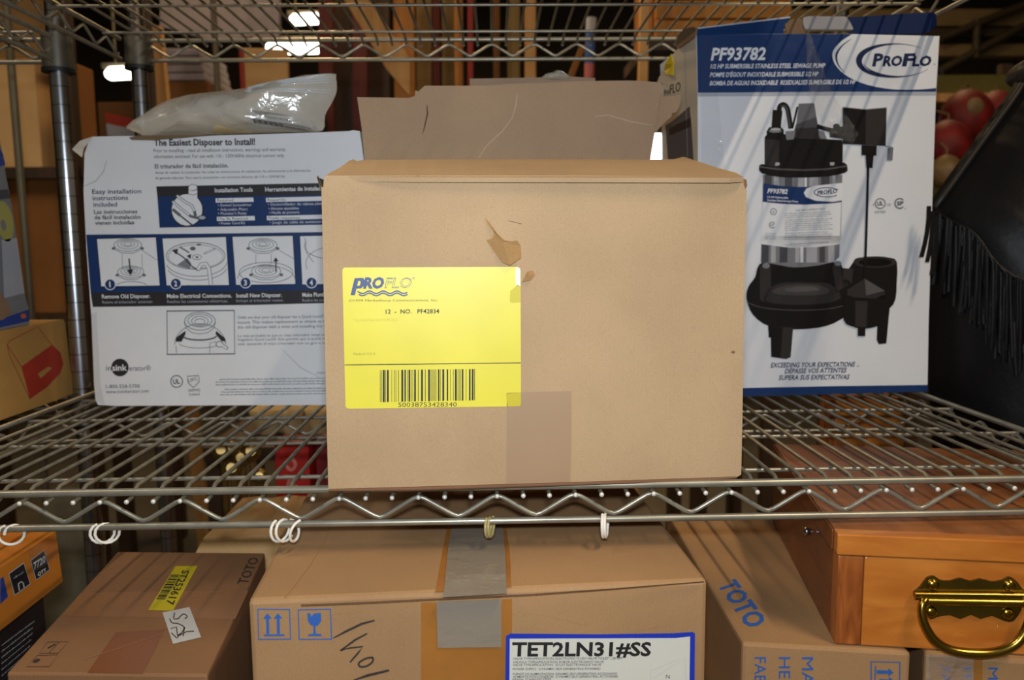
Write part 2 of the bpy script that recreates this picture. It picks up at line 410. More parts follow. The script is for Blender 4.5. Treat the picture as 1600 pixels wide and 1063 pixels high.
def shelf(unit, zc, x0, x1, y0, y1, xph, xpk, rods, centre=None, key='a', side=True):
    """one wire shelf: the frame is the part, the wires, zigzags and rods are its sub-parts"""
    z = Zr(zc); low = z-0.0305; R = 0.0033
    fr = MB()
    for y in (y0, y1): fr.tube([(x0, y, z), (x1, y, z)], R, 10)
    for x in (x0-0.012, x1+0.012): fr.tube([(x, y0+0.012, z), (x, y1-0.012, z)], R, 10)
    frame = fr.build('shelf_frame', M_rail, unit)
    for y in (y0, y1): MB().tube([(x0, y, low), (x1, y, low)], 0.0031, 10).build('lower_rail', M_rail, frame)
    for x in (x0-0.012, x1+0.012): MB().tube([(x, y0+0.012, low), (x, y1-0.012, low)], 0.0031, 10).build('lower_rail', M_rail, frame)
    per = PITCH*3
    for y in (y0, y1):
        MB().tube(zigzag(x0+0.01, x1-0.01, xpk, z-0.0078, low+0.0050, per, lambda t, q: (t, y, q)), 0.0021, 8).build('zigzag_wire', M_rail, frame)
    for x in (x0-0.012, x1+0.012):
        MB().tube(zigzag(y0+0.02, y1-0.02, y0+0.05, z-0.0078, low+0.0050, per, lambda t, q: (x, t, q)), 0.0021, 8).build('zigzag_wire', M_rail, frame)
    for y in rods: MB().tube([(x0-0.012, y, z-0.0048), (x1+0.012, y, z-0.0048)], 0.0021, 8).build('support_rod', M_rail, frame)
    if centre:
        MB().tube([(x0-0.012, centre, low), (x1+0.012, centre, low)], 0.0026, 8).build('lower_rail', M_rail, frame)
        MB().tube(zigzag(x0+0.01, x1-0.01, xpk, z-0.009, low+0.0050, per, lambda t, q: (t, centre, q)), 0.0019, 8).build('zigzag_wire', M_rail, frame)
    k = (round(y1-y0, 4))
    if k not in _wire_me:
        d = y1-y0; w = MB()
        w.tube([(0, -0.0050, -0.0068), (0, 0.0045, -0.0064), (0, 0.010, -0.0022), (0, 0.017, 0.0010), (0, d-0.017, 0.0010), (0, d-0.010, -0.0022), (0, d-0.0045, -0.0064), (0, d+0.0050, -0.0068)], 0.0020, 6); nt_ = len(w.f)
        for yy, sg in ((-0.0058, -1), (d+0.0058, 1)): w.lathe([(0.0022, 0), (0.0020, 0.0009), (0.0012, 0.0016), (0.0002, 0.0018)], (0, yy, -0.0068), 8, (0, sg, 0))
        me = bpy.data.meshes.new('wire'); me.from_pydata(w.v, [], w.f); me.polygons.foreach_set('use_smooth', w.sm); me.materials.append(M_wire)
        me.materials.append(mat('bare cut steel', (214, 212, 204), 0.35, metal=0.2))
        for p_, f_ in zip(me.polygons, range(len(me.polygons))):
            if f_ >= nt_: p_.material_index = 1
        _wire_me[k] = me
    org = root_loc(unit); n0 = math.ceil((x0+0.012-xph)/PITCH); n1 = math.floor((x1-0.012-xph)/PITCH)
    for i in range(n0, n1+1):
        o = bpy.data.objects.new('wire', _wire_me[k]); COL.objects.link(o); o.parent = frame
        o.location = Vector((xph+i*PITCH, y0, z))-org
    return frame
def post(unit, x, y, z0, z1, collars):
    prof = [(0.0127, 0.0), (0.0127, z1-z0)]
    p = MB().lathe(prof, (x, y, z0), 24).build('post', M_post, unit)
    for zc in collars:
        MB().lathe([(0.0130, -0.0405), (0.0205, -0.0405), (0.0195, 0.0055), (0.0130, 0.0055)], (x, y, Zr(zc)), 24, caps=False, sharp=True).build('collar', M_collar, p)
        MB().lathe([(0.0130, -0.0455), (0.0218, -0.0455), (0.0218, -0.0400), (0.0130, -0.0400)], (x, y, Zr(zc)), 24, caps=False, sharp=True).build('sleeve_ring', M_sleeve, p)
unit = thing('wire_shelving_unit', 'grey wire shelving unit across the middle holding the open carton', 'shelving', (0, 1.0, 0))
RODS = [0.735, 0.865, 0.995, 1.125, 1.262]
for zc in (ZM, ZU, ZL): shelf(unit, zc, -0.568, 0.568, Y0, Y1, XPH, XPK, RODS, centre=0.995)
for sx in (-1, 1):
    for y in (Y0+0.004, Y1-0.004): post(unit, sx*(0.5745 if y < 1 else 0.556), y, 0.0, 1.95, (ZM, ZU, ZL))
# the neighbouring unit on the left, seen end-on
unit2 = thing('wire_shelving_unit', 'neighbouring wire shelving unit at the left edge holding the carton with red emblem', 'shelving', (-1.2, 1.0, 0))
AX, AY = -0.612, 1.190
ZU2 = aty(92, 62, AY).z-CAM.z
ZM2 = ZM-0.011
for zc in (ZM2, ZU2, ZL): shelf(unit2, zc, -1.80, AX-0.010, AY-0.46, AY, XPH, XPK, [AY-0.40, AY-0.23, AY-0.06])
for x in (-1.80, AX):
    for y in (AY-0.46, AY): post(unit2, x, y, 0.0, 2.1, (ZM2, ZU2, ZL))
# S-hooks on the front lower rail
M_hook = mat('white plastic hook', (226, 220, 208), 0.4)
M_clip = film('clear yellowed plastic', (196, 180, 120), 0.55, 0.2, 0.1)
def ring_hook(px, py, name, label, m, turns=1.25, r=0.0095, tilt=0.5, lean=0.0, group='white hooks on the front rail'):
    c = aty(px, py, Y0); c.y = Y0; z0 = Zr(ZM)-0.0305; pts = []
    for i in range(26):
        a = math.radians(100)+2*math.pi*turns*i/25
        p = Vector((math.cos(a)*r*math.cos(tilt), math.cos(a)*r*math.sin(tilt), math.sin(a)*r)); p.x += lean*(i/25-0.5)*0.008
        pts.append(Vector((c.x, Y0, z0-0.0058))+p)
    o = MB().tube(pts, 0.0013, 8).build(name, m); tag(o, label, 'hook', group)
ring_hook(18, 824, 'shower_curtain_ring', 'leftmost white plastic ring hook on the front rail', M_hook, 1.2, 0.0086, 0.35, 0.8)
ring_hook(163, 824, 'shower_curtain_ring', 'white double ring hook above the small brown carton on the left', M_hook, 1.9, 0.0086, 0.45, 1.0)
ring_hook(440, 820, 'shower_curtain_ring', 'left one of two white hooks beside each other', M_hook, 1.6, 0.0095, 1.05, 0.9)
ring_hook(460, 820, 'shower_curtain_ring', 'right one of two white hooks beside each other', M_hook, 0.9, 0.0095, 1.0, -1.6)
ring_hook(765, 815, 'rail_clip', 'yellowed clear clip looped on the front rail under the open carton', M_clip, 1.9, 0.0085, 1.35, 0.6, None)
ring_hook(945, 812, 'shower_curtain_ring', 'white thin hook below the right half of the open carton', M_hook, 1.7, 0.0105, 1.35, 0.5)

# cartons on the front of the upper shelf (above the picture); they shade the shelf below
for n_, x0_, x1_, h_, lb_ in (('shelf_carton', -0.545, -0.08, 0.30, 'long brown carton on the upper shelf, left one'), ('shelf_carton', -0.07, 0.40, 0.26, 'long brown carton on the upper shelf, right one')):
    zc_ = Zr(ZU)+0.0036; t = thing(n_, lb_, 'box', ((x0_+x1_)/2, 0.88, zc_))
    MB().box((x0_, 0.715, zc_), (x1_, 0.975, zc_+h_)).build('carton_body', cardboard('upper shelf kraft', (170, 134, 92)), t, bevel=.002); MB().box((x0_+.2, 0.7146, zc_+.001), (x0_+.26, 0.9754, zc_+h_+.0004)).build('packing_tape', mat('brown packing tape', (158, 104, 48), 0.28, var=.08, scale=30), t)

# ------------------------------------------------------------------ ink colours
I_black = mat('black ink', (30, 28, 30), 0.6)
I_soft = mat('dark grey ink', (70, 72, 80), 0.6)
I_grey = mat('mid grey ink', (128, 130, 136), 0.6)
I_navy = mat('navy ink', (18, 52, 104), 0.45)
I_navyd = mat('dark navy ink', (22, 38, 78), 0.45)
I_blue = mat('royal blue ink', (44, 92, 168), 0.55)
I_white = mat('white ink', (232, 234, 238), 0.5)
I_pale = mat('pale silver ink', (176, 182, 194), 0.5)
I_line = mat('line drawing grey', (96, 100, 108), 0.6)
# ------------------------------------------------------------------ the open carton in the middle
K1 = cardboard('kraft board', (180, 151, 116)); K1d = cardboard('kraft board inner side', (176, 145, 115))
K1e = cardboard('raw torn kraft', (204, 160, 106))
T_tan = mat('tan paper tape', (162, 132, 102), 0.45, var=0.04)
zsh = ZM+0.0035
bl, br = atz(513, 767, zsh), atz(1158, 746, zsh)
U = (br-bl).normalized(); BK = Vector((-U.y, U.x, 0)); BD = 0.255; TH = 0.004
fp = Pl(bl, U, (0, 0, 1))
carton = thing('open_carton', 'large tan open carton with a yellow label in the middle of the shelf', 'box', (bl+br)/2+BK*BD/2)
front = [(513, 767), (700, 761), (900, 754.5), (1150, 746.5), (1158, 742), (1160, 660), (1162, 500), (1165.5, 350), (1167, 300), (1163, 281), (1140, 276), (900, 274.5), (640, 274.5), (510, 274.5), (505, 281), (502, 290), (502.5, 305), (505, 420), (509, 600)]
body = MB().slab([fp.px(x, y) for x, y in front], BK*TH).build('front_panel', K1, carton)
bw = (br-bl).length; H = fp.uv(800, 276).y
tl = fp.uv(503, 300); tr = fp.uv(1166, 300)
def bp(a, d, h): return bl+U*a+BK*d+Vector((0, 0, h))
def side(a0, a1, nm):     # side walls lean a little like the front edges
    t = TH if a0 > bw/2 else -TH
    MB().hexa([bp(a0, TH, 0.0), bp(a0, BD, 0), bp(a0-t, BD, 0), bp(a0-t, TH, 0), bp(a1, TH, H-0.004), bp(a1, BD, H), bp(a1-t, BD, H), bp(a1-t, TH, H-0.004)][::1]).build(nm, K1, carton)
side(0.002, tl.x+0.001, 'side_panel'); side(bw-0.001, tr.x-0.001, 'side_panel')
MB().hexa([bp(0, BD-TH, 0), bp(bw, BD-TH, 0), bp(bw, BD, 0), bp(0, BD, 0), bp(tl.x, BD-TH, H), bp(tr.x, BD-TH, H), bp(tr.x, BD, H), bp(tl.x, BD, H)]).build('rear_panel', K1d, carton)
MB().hexa([bp(0, TH, 0), bp(bw, TH, 0), bp(bw, BD-TH, 0), bp(0, BD-TH, 0), bp(0, TH, TH), bp(bw, TH, TH), bp(bw, BD-TH, TH), bp(0, BD-TH, TH)]).build('bottom_panel', K1d, carton)
# crushed bottom lip below the front edge
lip = MB().tube([fp.px(514, 765.5, .0012), fp.px(640, 763.5, .0016), fp.px(900, 755.5, .0014), fp.px(1100, 749, .0016), fp.px(1150, 746, .001)], [0.0011, 0.0019, 0.0016, 0.0018, 0.001], 6).build('bottom_edge', cardboard('dark crushed edge', (116, 84, 62)), carton)
# front flap: rises gently backwards; rear flap: stands up
hinge = fp.px(510, 275.5); hinge2 = fp.px(1160, 275.5)
ffp = Pl(hinge, hinge2-hinge, BK*0.976+Vector((0, 0, 0.218)))
ff = [(508, 275), (517, 269), (531, 262), (541, 254.5), (546, 251), (552, 249), (558, 252), (566, 250), (700, 249), (860, 248.5), (1000, 249.5), (1052, 249), (1068, 245), (1090, 252), (1120, 262), (1150, 270), (1162, 277), (1140, 278), (640, 277)]
MB().slab([ffp.px(x, y) for x, y in ff], -ffp.n*0.004).build('front_flap', K1, carton)
rpl = Pl(bp(0, BD, H), U, Vector((0, 0, 1))+BK*0.10)
rf = [(574, 309), (571, 262), (565, 200), (558, 152), (600, 152.5), (640, 153), (648, 150), (649, 141), (654, 143), (658, 139), (661, 136), (664, 134), (760, 134), (800, 131), (862, 129), (900, 127), (960, 126), (1000, 126), (1032, 129), (1035, 135), (1025, 195), (1014, 262), (1009, 309)]
rflap = MB().slab([rpl.px(x, y) for x, y in rf], -rpl.n*0.004).build('rear_flap', K1d, carton)
rp = Print(rpl, rflap)
crease = cardboard('pale crease', (202, 174, 146)); cut = cardboard('cut edge', (92, 66, 46))
rp.stroke([(667, 164), (668, 178), (663, 200), (660, 210)], [1.0, 2.4, 1.6, .6], cut, 1, name='tear'); rp.stroke([(808, 146), (806, 165), (800, 185), (785, 205), (760, 228), (748, 247)], [.8, 1.8, 1.2, 1.6, 1.2, .8], crease, 1, name='crease')
rp.stroke([(930, 182), (950, 180), (985, 190), (1020, 196)], [.8, 1.6, 1.6, 1], crease, 1, name='crease'); rp.done()
r2 = Pl(bp(0, BD+0.010, H), U, Vector((0, 0, 1))+BK*0.14)
MB().slab([r2.px(x, y) for x, y in [(738, 309), (734, 123), (790, 122), (846, 121), (850, 118), (880, 119), (930, 122), (930, 309)]], -r2.n*0.004).build('rear_flap_layer', cardboard('greyish board', (156, 130, 106)), carton)
tapeM = film('crumpled clear tape', (190, 180, 160), 0.5, 0.1, 1.0, 90)
tp = [r2.px(x, y, .003) for x, y in [(846, 124), (852, 117), (862, 115), (870, 110.5), (878, 112), (888, 119), (892, 124), (868, 126)]]
pillow(MB(), tp, sum(tp, Vector())/len(tp), 0.006, 0.002, r2.n, 4, 2, 0.002).build('crumpled_tape', tapeM, carton)
sfp = Pl(bp(0, BD+0.018, H), U, Vector((0, 0, 1))+BK*0.12)
MB().slab([sfp.px(x, y) for x, y in [(992, 309), (1000, 150), (1033, 151), (1064, 149), (1062, 166), (1056, 176), (1050, 177), (1049, 183), (1040, 190), (1026, 205), (1014, 208), (1004, 262), (1002, 309)]], -sfp.n*0.004).build('side_flap', K1d, carton)
# yellow label with rounded corners
Yl = mat('yellow label paper', (222, 209, 58), 0.42, var=0.04, scale=20); Yd = mat('deep yellow stain', (196, 180, 26), 0.5, var=0.05)
P = Print(fp, carton)
def lab(x, y): return (500+x/4.089, 400+y/4.089)      # label drawn on an enlargement of the photograph
P.poly([lab(*p) for p in [(150, 78), (160, 74), (1262, 70), (1277, 78), (1281, 95), (1284, 945), (1278, 958), (1262, 961), (185, 977), (170, 972), (163, 960), (143, 105), (144, 88)]], Yl, 0, 'yellow_label')
P.poly([lab(*p) for p in [(1252, 74), (1264, 72), (1276, 80), (1280, 95), (1280, 190), (1262, 197), (1250, 185), (1247, 120)]], mat('worn white paper', (232, 230, 214), 0.6), 1)
P.poly([lab(*p) for p in [(1215, 225), (1262, 185), (1281, 195), (1281, 296), (1225, 300), (1212, 290)]], Yd, 1)
P.poly([lab(*p) for p in [(1188, 880), (1283, 872), (1284, 945), (1278, 958), (1262, 961), (1200, 962)]], Yd, 1)
I_slate = mat('slate blue ink', (66, 80, 128), 0.5)
def lt(body, x0, y0, x1, y1, h, m, **k): a, b = lab(x0, y0), lab(x1, y1); P.text(body, a[0], a[1], b[0], b[1], h/4.089, m, **k)
lt('RO', 276, 206, 404, 204, 66, I_slate, bold=0.05, shear=0.22)
P.poly([lab(*p) for p in [(222, 142), (276, 140), (287, 158), (280, 190), (262, 208), (233, 209), (224, 250), (196, 251), (204, 215)]], I_slate, 2, 'lettering')
P.poly([lab(*p) for p in [(245, 160), (258, 160), (260, 172), (254, 190), (238, 191)]], Yl, 3, 'lettering')
lt('FLO', 414, 204, 580, 202, 64, mat('thin slate ink', (120, 124, 122), 0.5), bold=0.02, shear=0.22)
lt('FLO', 418, 203, 576, 201, 58, Yl, bold=-0.012, shear=0.22, layer=3)
lt('®', 590, 150, 606, 150, 16, I_grey)
for k in range(2):
    P.stroke([lab(x, 232+k*14+8*math.sin((x-250)/14.0)) for x in range(240+k*8, 562, 6)], 2.0, I_slate, 2)
lt('©1999 Marketfocus Communications, Inc.', 183, 292, 752, 289, 15, mat('brown grey ink', (104, 98, 60), 0.6), shear=0.25)
lt('12  -  NO.   PF42834', 420, 369, 762, 366, 27, I_black, bold=0.012)
I_faint = mat('faded ink', (196, 184, 66), 0.6); I_faint2 = mat('half faded ink', (150, 142, 60), 0.6)
lt('1" ALL-FLXB SNAP-IN PVC/PROFLO', 205, 418, 498, 416, 17, I_faint); lt('Made in U.S.A', 215, 634, 355, 631, 16, I_faint2)
P.stroke([lab(158, 696), lab(700, 690), lab(1283, 683)], 1.2, I_black, 2)
bars = [384, 3, 394, 3, 402, 12, 418, 3, 428, 12, 457, 3, 474, 3, 484, 3, 500, 4, 520, 12, 540, 9, 558, 3, 566, 11, 584, 3, 592, 3, 602, 11, 626, 4, 646, 12, 671, 4, 691, 12, 708, 3, 716, 3, 724, 3, 732, 3, 740, 3, 754, 9, 768, 3, 782, 12, 810, 9, 832, 3, 850, 3, 862, 12, 880, 3, 888, 3, 896, 3, 906, 10, 932, 3, 952, 10, 970, 11, 986, 4]
for i in range(0, len(bars), 2):
    x, w = bars[i], bars[i+1]; t = 729-(x-384)*0.011; bt = 934-(x-384)*0.02
    P.poly([lab(x, t), lab(x+w, t), lab(x+w, bt), lab(x, bt)], I_black, 2, 'barcode')
lt('50038753428340', 500, 965, 874, 962, 29, mat('dot print ink', (70, 64, 24), 0.6))
P.done()
# paper tape at the bottom, torn paper skin above the label, stains
P = Print(fp, carton)
P.poly([(792, 614), (893, 611), (893, 680), (891, 754), (791, 757)], T_tan, 0, 'tape')
P.done()
M_torn = cardboard('peeled paper skin', (206, 166, 112))
def flapbit(pts, lift, nm):
    c = [fp.px(x, y, 0.0006+lift*l) for x, y, l in pts]; n = len(c); m = MB()
    ce = sum(c, Vector())/n+fp.n*0.001
    for i in range(n): m.add([c[i], c[(i+1) % n], ce], [(0, 1, 2), (2, 1, 0)])
    m.build(nm, M_torn, carton)
flapbit([(757, 337.5, 0), (762, 350, .3), (775, 364, .9), (788, 376, 1), (797, 377, .7), (802, 383, .5), (808, 376, .8), (813.5, 385, .6), (813.5, 403, 1), (796, 414.5, 1.2), (784, 410, .6), (772, 393, .2), (760, 375, 0), (770, 372, .2), (772, 358, .1)], 0.004, 'torn_paper')
flapbit([(815, 441, .1), (829, 437, .9), (835, 429, 1), (832, 423, .6), (824, 424, .3), (820, 432, .2)], 0.004, 'torn_paper')
P = Print(fp, carton); st = mat('brown stain', (120, 88, 60), 0.8)
P.ell(1145.5, 550.5, 3.0, 2.2, st, 0); P.poly([(1161, 279), (1166.5, 281), (1167.5, 290), (1165, 296), (1162.5, 290)], st, 0); P.ell(653, 275.5, 1.2, 1, st, 0)
P.stroke([(794, 345), (815, 350)], .8, st, 0)
P.poly([(496, 277), (506, 281), (505, 293), (501, 291)], mat('dark hole', (26, 20, 16), 0.9), 1); P.done()
# bent corner ear at the top left
ear = MB(); e = [fp.px(493, 276, -.006), fp.px(497, 274.5, .001), fp.px(503, 291, .002), fp.px(499, 296, -.006)]
ear.slab(e, -fp.n*0.003).build('bent_corner', K1, carton)

# ------------------------------------------------------------------ white disposer carton on the left
W1 = mat('white coated board', (230, 232, 236), 0.42, var=0.035, scale=14, bump=0.05, bscale=60)
wl, wr = atz(150, 634, zsh), atz(510, 632, zsh); Uw = (wr-wl).normalized(); Bw = Vector((-Uw.y, Uw.x, 0))
wp = Pl(wl, Uw, (0, 0, 1))
wbox = thing('disposer_carton', 'white disposer carton with blue and black step pictures', 'box', wl+Uw*0.18+Bw*0.11)
ol = [(153, 633), (180, 634.5), (510, 633), (574, 632), (572, 450), (569, 252), (562, 205), (552, 203.5), (545, 205), (480, 207.5), (400, 210), (330, 212), (200, 212.5), (146, 213.5), (139, 220), (132, 240), (130.5, 300), (135, 390), (143, 500), (147, 600), (149, 625)]
wb = MB().slab([wp.px(x, y) for x, y in ol], Bw*0.215).build('carton_body', W1, wbox, bevel=0.002)
P = Print(wp, wbox)
NB = I_navy; K = mat('soft black ink', (42, 40, 44), 0.5)
P.poly([(134.6, 366.8), (300, 365.5), (560, 362), (563, 452.5), (400, 455), (141.8, 457.4)], NB, 0, 'blue_band')
P.poly([(141.8, 457.4), (400, 455), (563, 452.5), (564, 472.5), (400, 476.5), (145.2, 479.8)], K, 0, 'black_band')
pan = [[(151.4, 373.1), (244, 370.6), (250.3, 446.7), (158.2, 448.2)], [(253.6, 372.4), (353.4, 369.9), (358.4, 446.2), (260.3, 446.7)], [(363, 369.6), (457.8, 368.2), (462, 444.4), (368.7, 445.9)], [(468.5, 368.8), (556, 367), (559, 443), (472.2, 445.3)]]
for q in pan: P.poly(q, I_white, 1, 'picture_panel'); P.stroke(q, 1.6, K, 2, closed=True, name='picture_frame')
G = I_line
def disposer(cx, cy, s):
    """ink drawing of a mounting ring seen from above"""
    for rx, ry, dy, w in ((24, 11, 0, .9), (18, 8, -1, .8), (12, 5.2, -2, .8), (7, 3, -2, .8)): P.ring(cx, cy+dy*s, rx*s, ry*s, w, G, 2, name='drawing')
    P.stroke([(cx-24*s, cy), (cx-22*s, cy+8*s), (cx-10*s, cy+14*s), (cx+10*s, cy+14*s), (cx+22*s, cy+8*s), (cx+24*s, cy)], .9, G, 2, name='drawing')
    P.ell(cx-25*s, cy+6*s, 3*s, 2.4*s, G, 2, name='drawing'); P.ell(cx+25*s, cy+6*s, 3*s, 2.4*s, G, 2, name='drawing')
disposer(200, 383, .9); disposer(204.5, 425, .85)
P.stroke([(202, 404), (204, 424)], 2.2, K, 3, name='drawing'); P.poly([(199, 422), (208.5, 421), (204.5, 431)], K, 3, name='drawing')
for x in (191, 222): P.stroke([(x, 397), (x+.7, 420)], .6, G, 2, name='drawing')
P.stroke([(222, 391), (246, 407)], .7, G, 2, name='drawing'); P.ring(206, 449, 26, 9, .8, G, 2, 200, 340, name='drawing')
P.ring(306, 400, 46, 21, 1.0, G, 2, name='drawing'); P.ring(306, 401, 43, 18.5, .6, G, 2, name='drawing'); P.ring(307, 408, 48, 24, .9, G, 2, 5, 165, name='drawing'); P.ring(308, 414, 48, 24, .9, G, 2, 15, 160, name='drawing')
P.ell(301.5, 388.5, 4.5, 3, G, 2, name='drawing'); P.ring(308, 402, 7, 4, .8, G, 2, name='drawing'); P.ell(308, 402, 2.4, 1.6, G, 2, name='drawing'); P.ell(311, 382.5, 4, 1.5, G, 2, name='drawing')
P.stroke([(319, 396.5), (336, 389)], 2.6, G, 2, name='drawing'); P.stroke([(320, 396), (335, 389.5)], 1.3, I_white, 3, name='drawing'); P.stroke([(281, 386), (296, 395)], 2.2, G, 2, name='drawing')
P.poly([(277, 414), (293, 403), (299, 412), (297, 421)], I_grey, 3, name='drawing'); P.stroke([(275, 394), (288, 403), (300, 416), (310, 423)], 1.8, K, 4, name='drawing'); P.poly([(269, 391), (279, 389), (276, 398)], K, 4, name='drawing'); P.poly([(292, 400), (299, 397), (298, 405)], K, 4, name='drawing')
P.stroke([(309, 422), (315, 413), (322, 412), (327, 420), (330, 445)], 6.5, G, 3, name='drawing'); P.stroke([(309, 422), (315, 413), (322, 412), (327, 420), (330, 445)], 4.8, I_white, 4, name='drawing')
disposer(411, 383, .92); P.stroke([(431, 425), (431.5, 408)], 2.0, K, 3, name='drawing'); P.poly([(427, 409), (435.5, 408.5), (431, 402)], K, 3, name='drawing')
for x in (400, 424): P.stroke([(x, 397), (x, 412)], .6, G, 2, name='drawing')
P.stroke([(436, 391), (460, 405)], .7, G, 2, name='drawing'); disposer(416, 424, .95); P.ring(416, 426, 42, 16, .9, G, 2, name='drawing'); P.ring(416, 437, 45, 22, .8, G, 2, 185, 355, name='drawing')
P.ring(520, 385, 44, 20, .9, G, 2, 100, 200, name='drawing'); P.ring(520, 412, 42, 26, .8, G, 2, 160, 260, name='drawing'); P.stroke([(477, 372), (479, 395), (490, 410)], .8, G, 2, name='drawing')
for n, (x, y) in zip('1234', [(172.7, 444.5), (275.3, 443.2), (384.2, 441.7), (487, 441.6)]):
    P.ell(x, y, 9.0, 9.0, I_white, 5); P.ell(x, y, 7.6, 7.6, NB, 6); P.text(n, x-(1.1 if n == '1' else 2.4), y+4.2, x+(1.1 if n == '1' else 2.4), y+4.2, 8.4, I_white, bold=0.03, layer=7)
w_ = I_white; gy = I_pale
for a in [('Remove Old Disposer.', 159.7, 466.6, 235.3, 465.6, 6.2, w_, .02), ('Retire el triturador anterior.', 160.2, 474.6, 240, 473.5, 4.6, gy, 0), ('Make Electrical Connections.', 261, 465.8, 362.5, 465, 6.2, w_, .02), ('Realice las conexiones eléctricas.', 261.6, 473.6, 356.7, 472.5, 4.6, gy, 0),
          ('Install New Disposer.', 369.6, 465.1, 440.6, 463.9, 6.2, w_, .02), ('Incluye el triturador nuevo.', 369.6, 472.3, 443.5, 471.2, 4.6, gy, 0), ('Make Plumbing Connections.', 472.8, 463.9, 558, 462, 6.2, w_, .02), ('Realice las conexiones de plomería.', 472.8, 471.6, 558, 470, 4.6, gy, 0)]:
    P.text(*a[:7], bold=a[7], layer=2)
dk = K; nv = mat('blue black ink', (44, 54, 84), 0.5)
for a in [('The Easiest Disposer to Install!', 240.8, 227.9, 398.9, 226.3, 10.0, dk, .03), ('Prior to installing - read all installation instructions, warnings and warranty', 240.2, 238.2, 446.3, 236, 5.4, dk, 0), ('information enclosed. For use with 110 - 120V/60Hz electrical current only.', 240.8, 247.4, 444.9, 245.4, 5.4, dk, 0),
          ('El triturador de fácil instalación.', 242.2, 263.3, 357.2, 261.8, 6.6, dk, .016), ('Antes de realizar la instalación, lea todas las instrucciones de instalación, las advertencias y la información', 242.8, 271.9, 485.2, 268.4, 4.0, dk, 0), ('de garantía adjuntas. Para usarse únicamente con corriente eléctrica de 110 a 120V/60 Hz.', 243, 280.2, 446.3, 277.6, 4.0, dk, 0),
          ('Easy installation', 144.4, 303, 221.2, 302, 7.0, nv, .012), ('instructions', 145.3, 313.2, 200.5, 312.2, 7.0, nv, .012), ('included', 146.5, 323.2, 183.3, 322.6, 7.0, nv, .012), ('Las instrucciones', 147.3, 334.3, 214.9, 333.4, 6.2, dk, .016), ('de fácil instalación', 147.9, 342.9, 219.8, 342, 6.2, dk, .016), ('vienen incluidas', 148.8, 351.5, 210, 350.4, 6.2, dk, .016)]:
    P.text(*a[:7], bold=a[7], layer=1)
# tools panel
P.poly([(246, 307.8), (495, 305), (562, 304), (564, 350), (496.7, 351.5), (249.4, 356)], NB, 0, 'tools_panel'); P.poly([(244.2, 291.4), (495, 286.3), (561, 285), (562, 304), (495, 305), (246, 307.8)], K, 0, 'tools_header')
P.ell(292.5, 328, 25.5, 26.5, K, 1, name='drawing'); P.ell(292.5, 328, 23.8, 24.6, I_white, 2, name='drawing'); P.rect(293.5, 294, 310, 312, K, 1, name='drawing'); P.rect(295, 294, 308.5, 310.5, I_white, 3, name='drawing'); P.ell(301.7, 293.4, 7.6, 5.4, K, 3, name='drawing'); P.ell(301.7, 293.2, 6.6, 4.4, I_white, 4, name='drawing'); P.stroke([(295, 303), (302, 305), (308.5, 303)], .8, K, 4, name='drawing')
P.stroke([(276, 305), (290, 316), (300, 321), (304, 330), (306, 338)], 4.5, G, 3, name='drawing'); P.stroke([(277, 306), (290, 316), (300, 321), (304, 330)], 2.6, I_white, 4, name='drawing'); P.stroke([(269, 314), (283, 326), (298, 338), (314, 342)], 4.2, G, 3, name='drawing'); P.stroke([(270, 315), (283, 326), (296, 336)], 2.4, I_white, 4, name='drawing'); P.stroke([(270, 327), (282, 337)], 4.6, G, 3, name='drawing'); P.stroke([(282, 337), (302, 353)], 2.2, K, 3, name='drawing'); P.ell(316, 340.5, 7, 4.2, K, 3, name='drawing'); P.ell(316, 340.3, 5.4, 2.8, I_pale, 4, name='drawing')
for a in [('Installation Tools', 336.2, 300.8, 395.2, 299.4, 6.6, w_, .02), ('Herramientas de instalación', 414.7, 299.4, 512, 297.2, 6.6, w_, .02), ('• Slotted Screwdriver', 340.8, 323, 393.7, 322, 4.2, w_, 0), ('• Adjustable Pliers', 340.8, 329.6, 387, 328.8, 4.2, w_, 0), ("• Plumber's Putty", 341, 336, 385.6, 335.2, 4.2, w_, 0), ('• Power Cord Kit', 342.5, 351.2, 383.6, 350.4, 4.2, w_, 0),
          ('• Destornillador de cabeza plana', 419, 321.6, 506, 320, 4.2, w_, 0), ('• Alicates ajustables', 420, 328.2, 467, 327.2, 4.2, w_, 0), ('• Masilla de plomería', 421, 334.6, 468, 333.6, 4.2, w_, 0), ('• Juego de cable de suministro', 422, 349.8, 506, 348.4, 4.2, w_, 0)]:
    P.text(*a[:7], bold=a[7], layer=2)
for q, t in (([(337, 310), (396, 308.8), (396.6, 315.6), (337.4, 316.8)], 'Required:'), ([(339, 339), (398, 337.6), (398.6, 344.4), (339.4, 345.6)], 'May Be Required:'), ([(415.6, 309.3), (510, 307), (510.4, 313.8), (416, 316)], 'Requerido:'), ([(417, 337.6), (512, 335.4), (512.4, 342), (417.4, 344.4)], 'Puede requerirse:')):
    P.poly(q, I_white, 2); x0, y0 = q[3]; P.text(t, x0+2.5, y0-1.6, x0+2.5+len(t)*2.9, y0-2.1, 4.2, dk, layer=3)
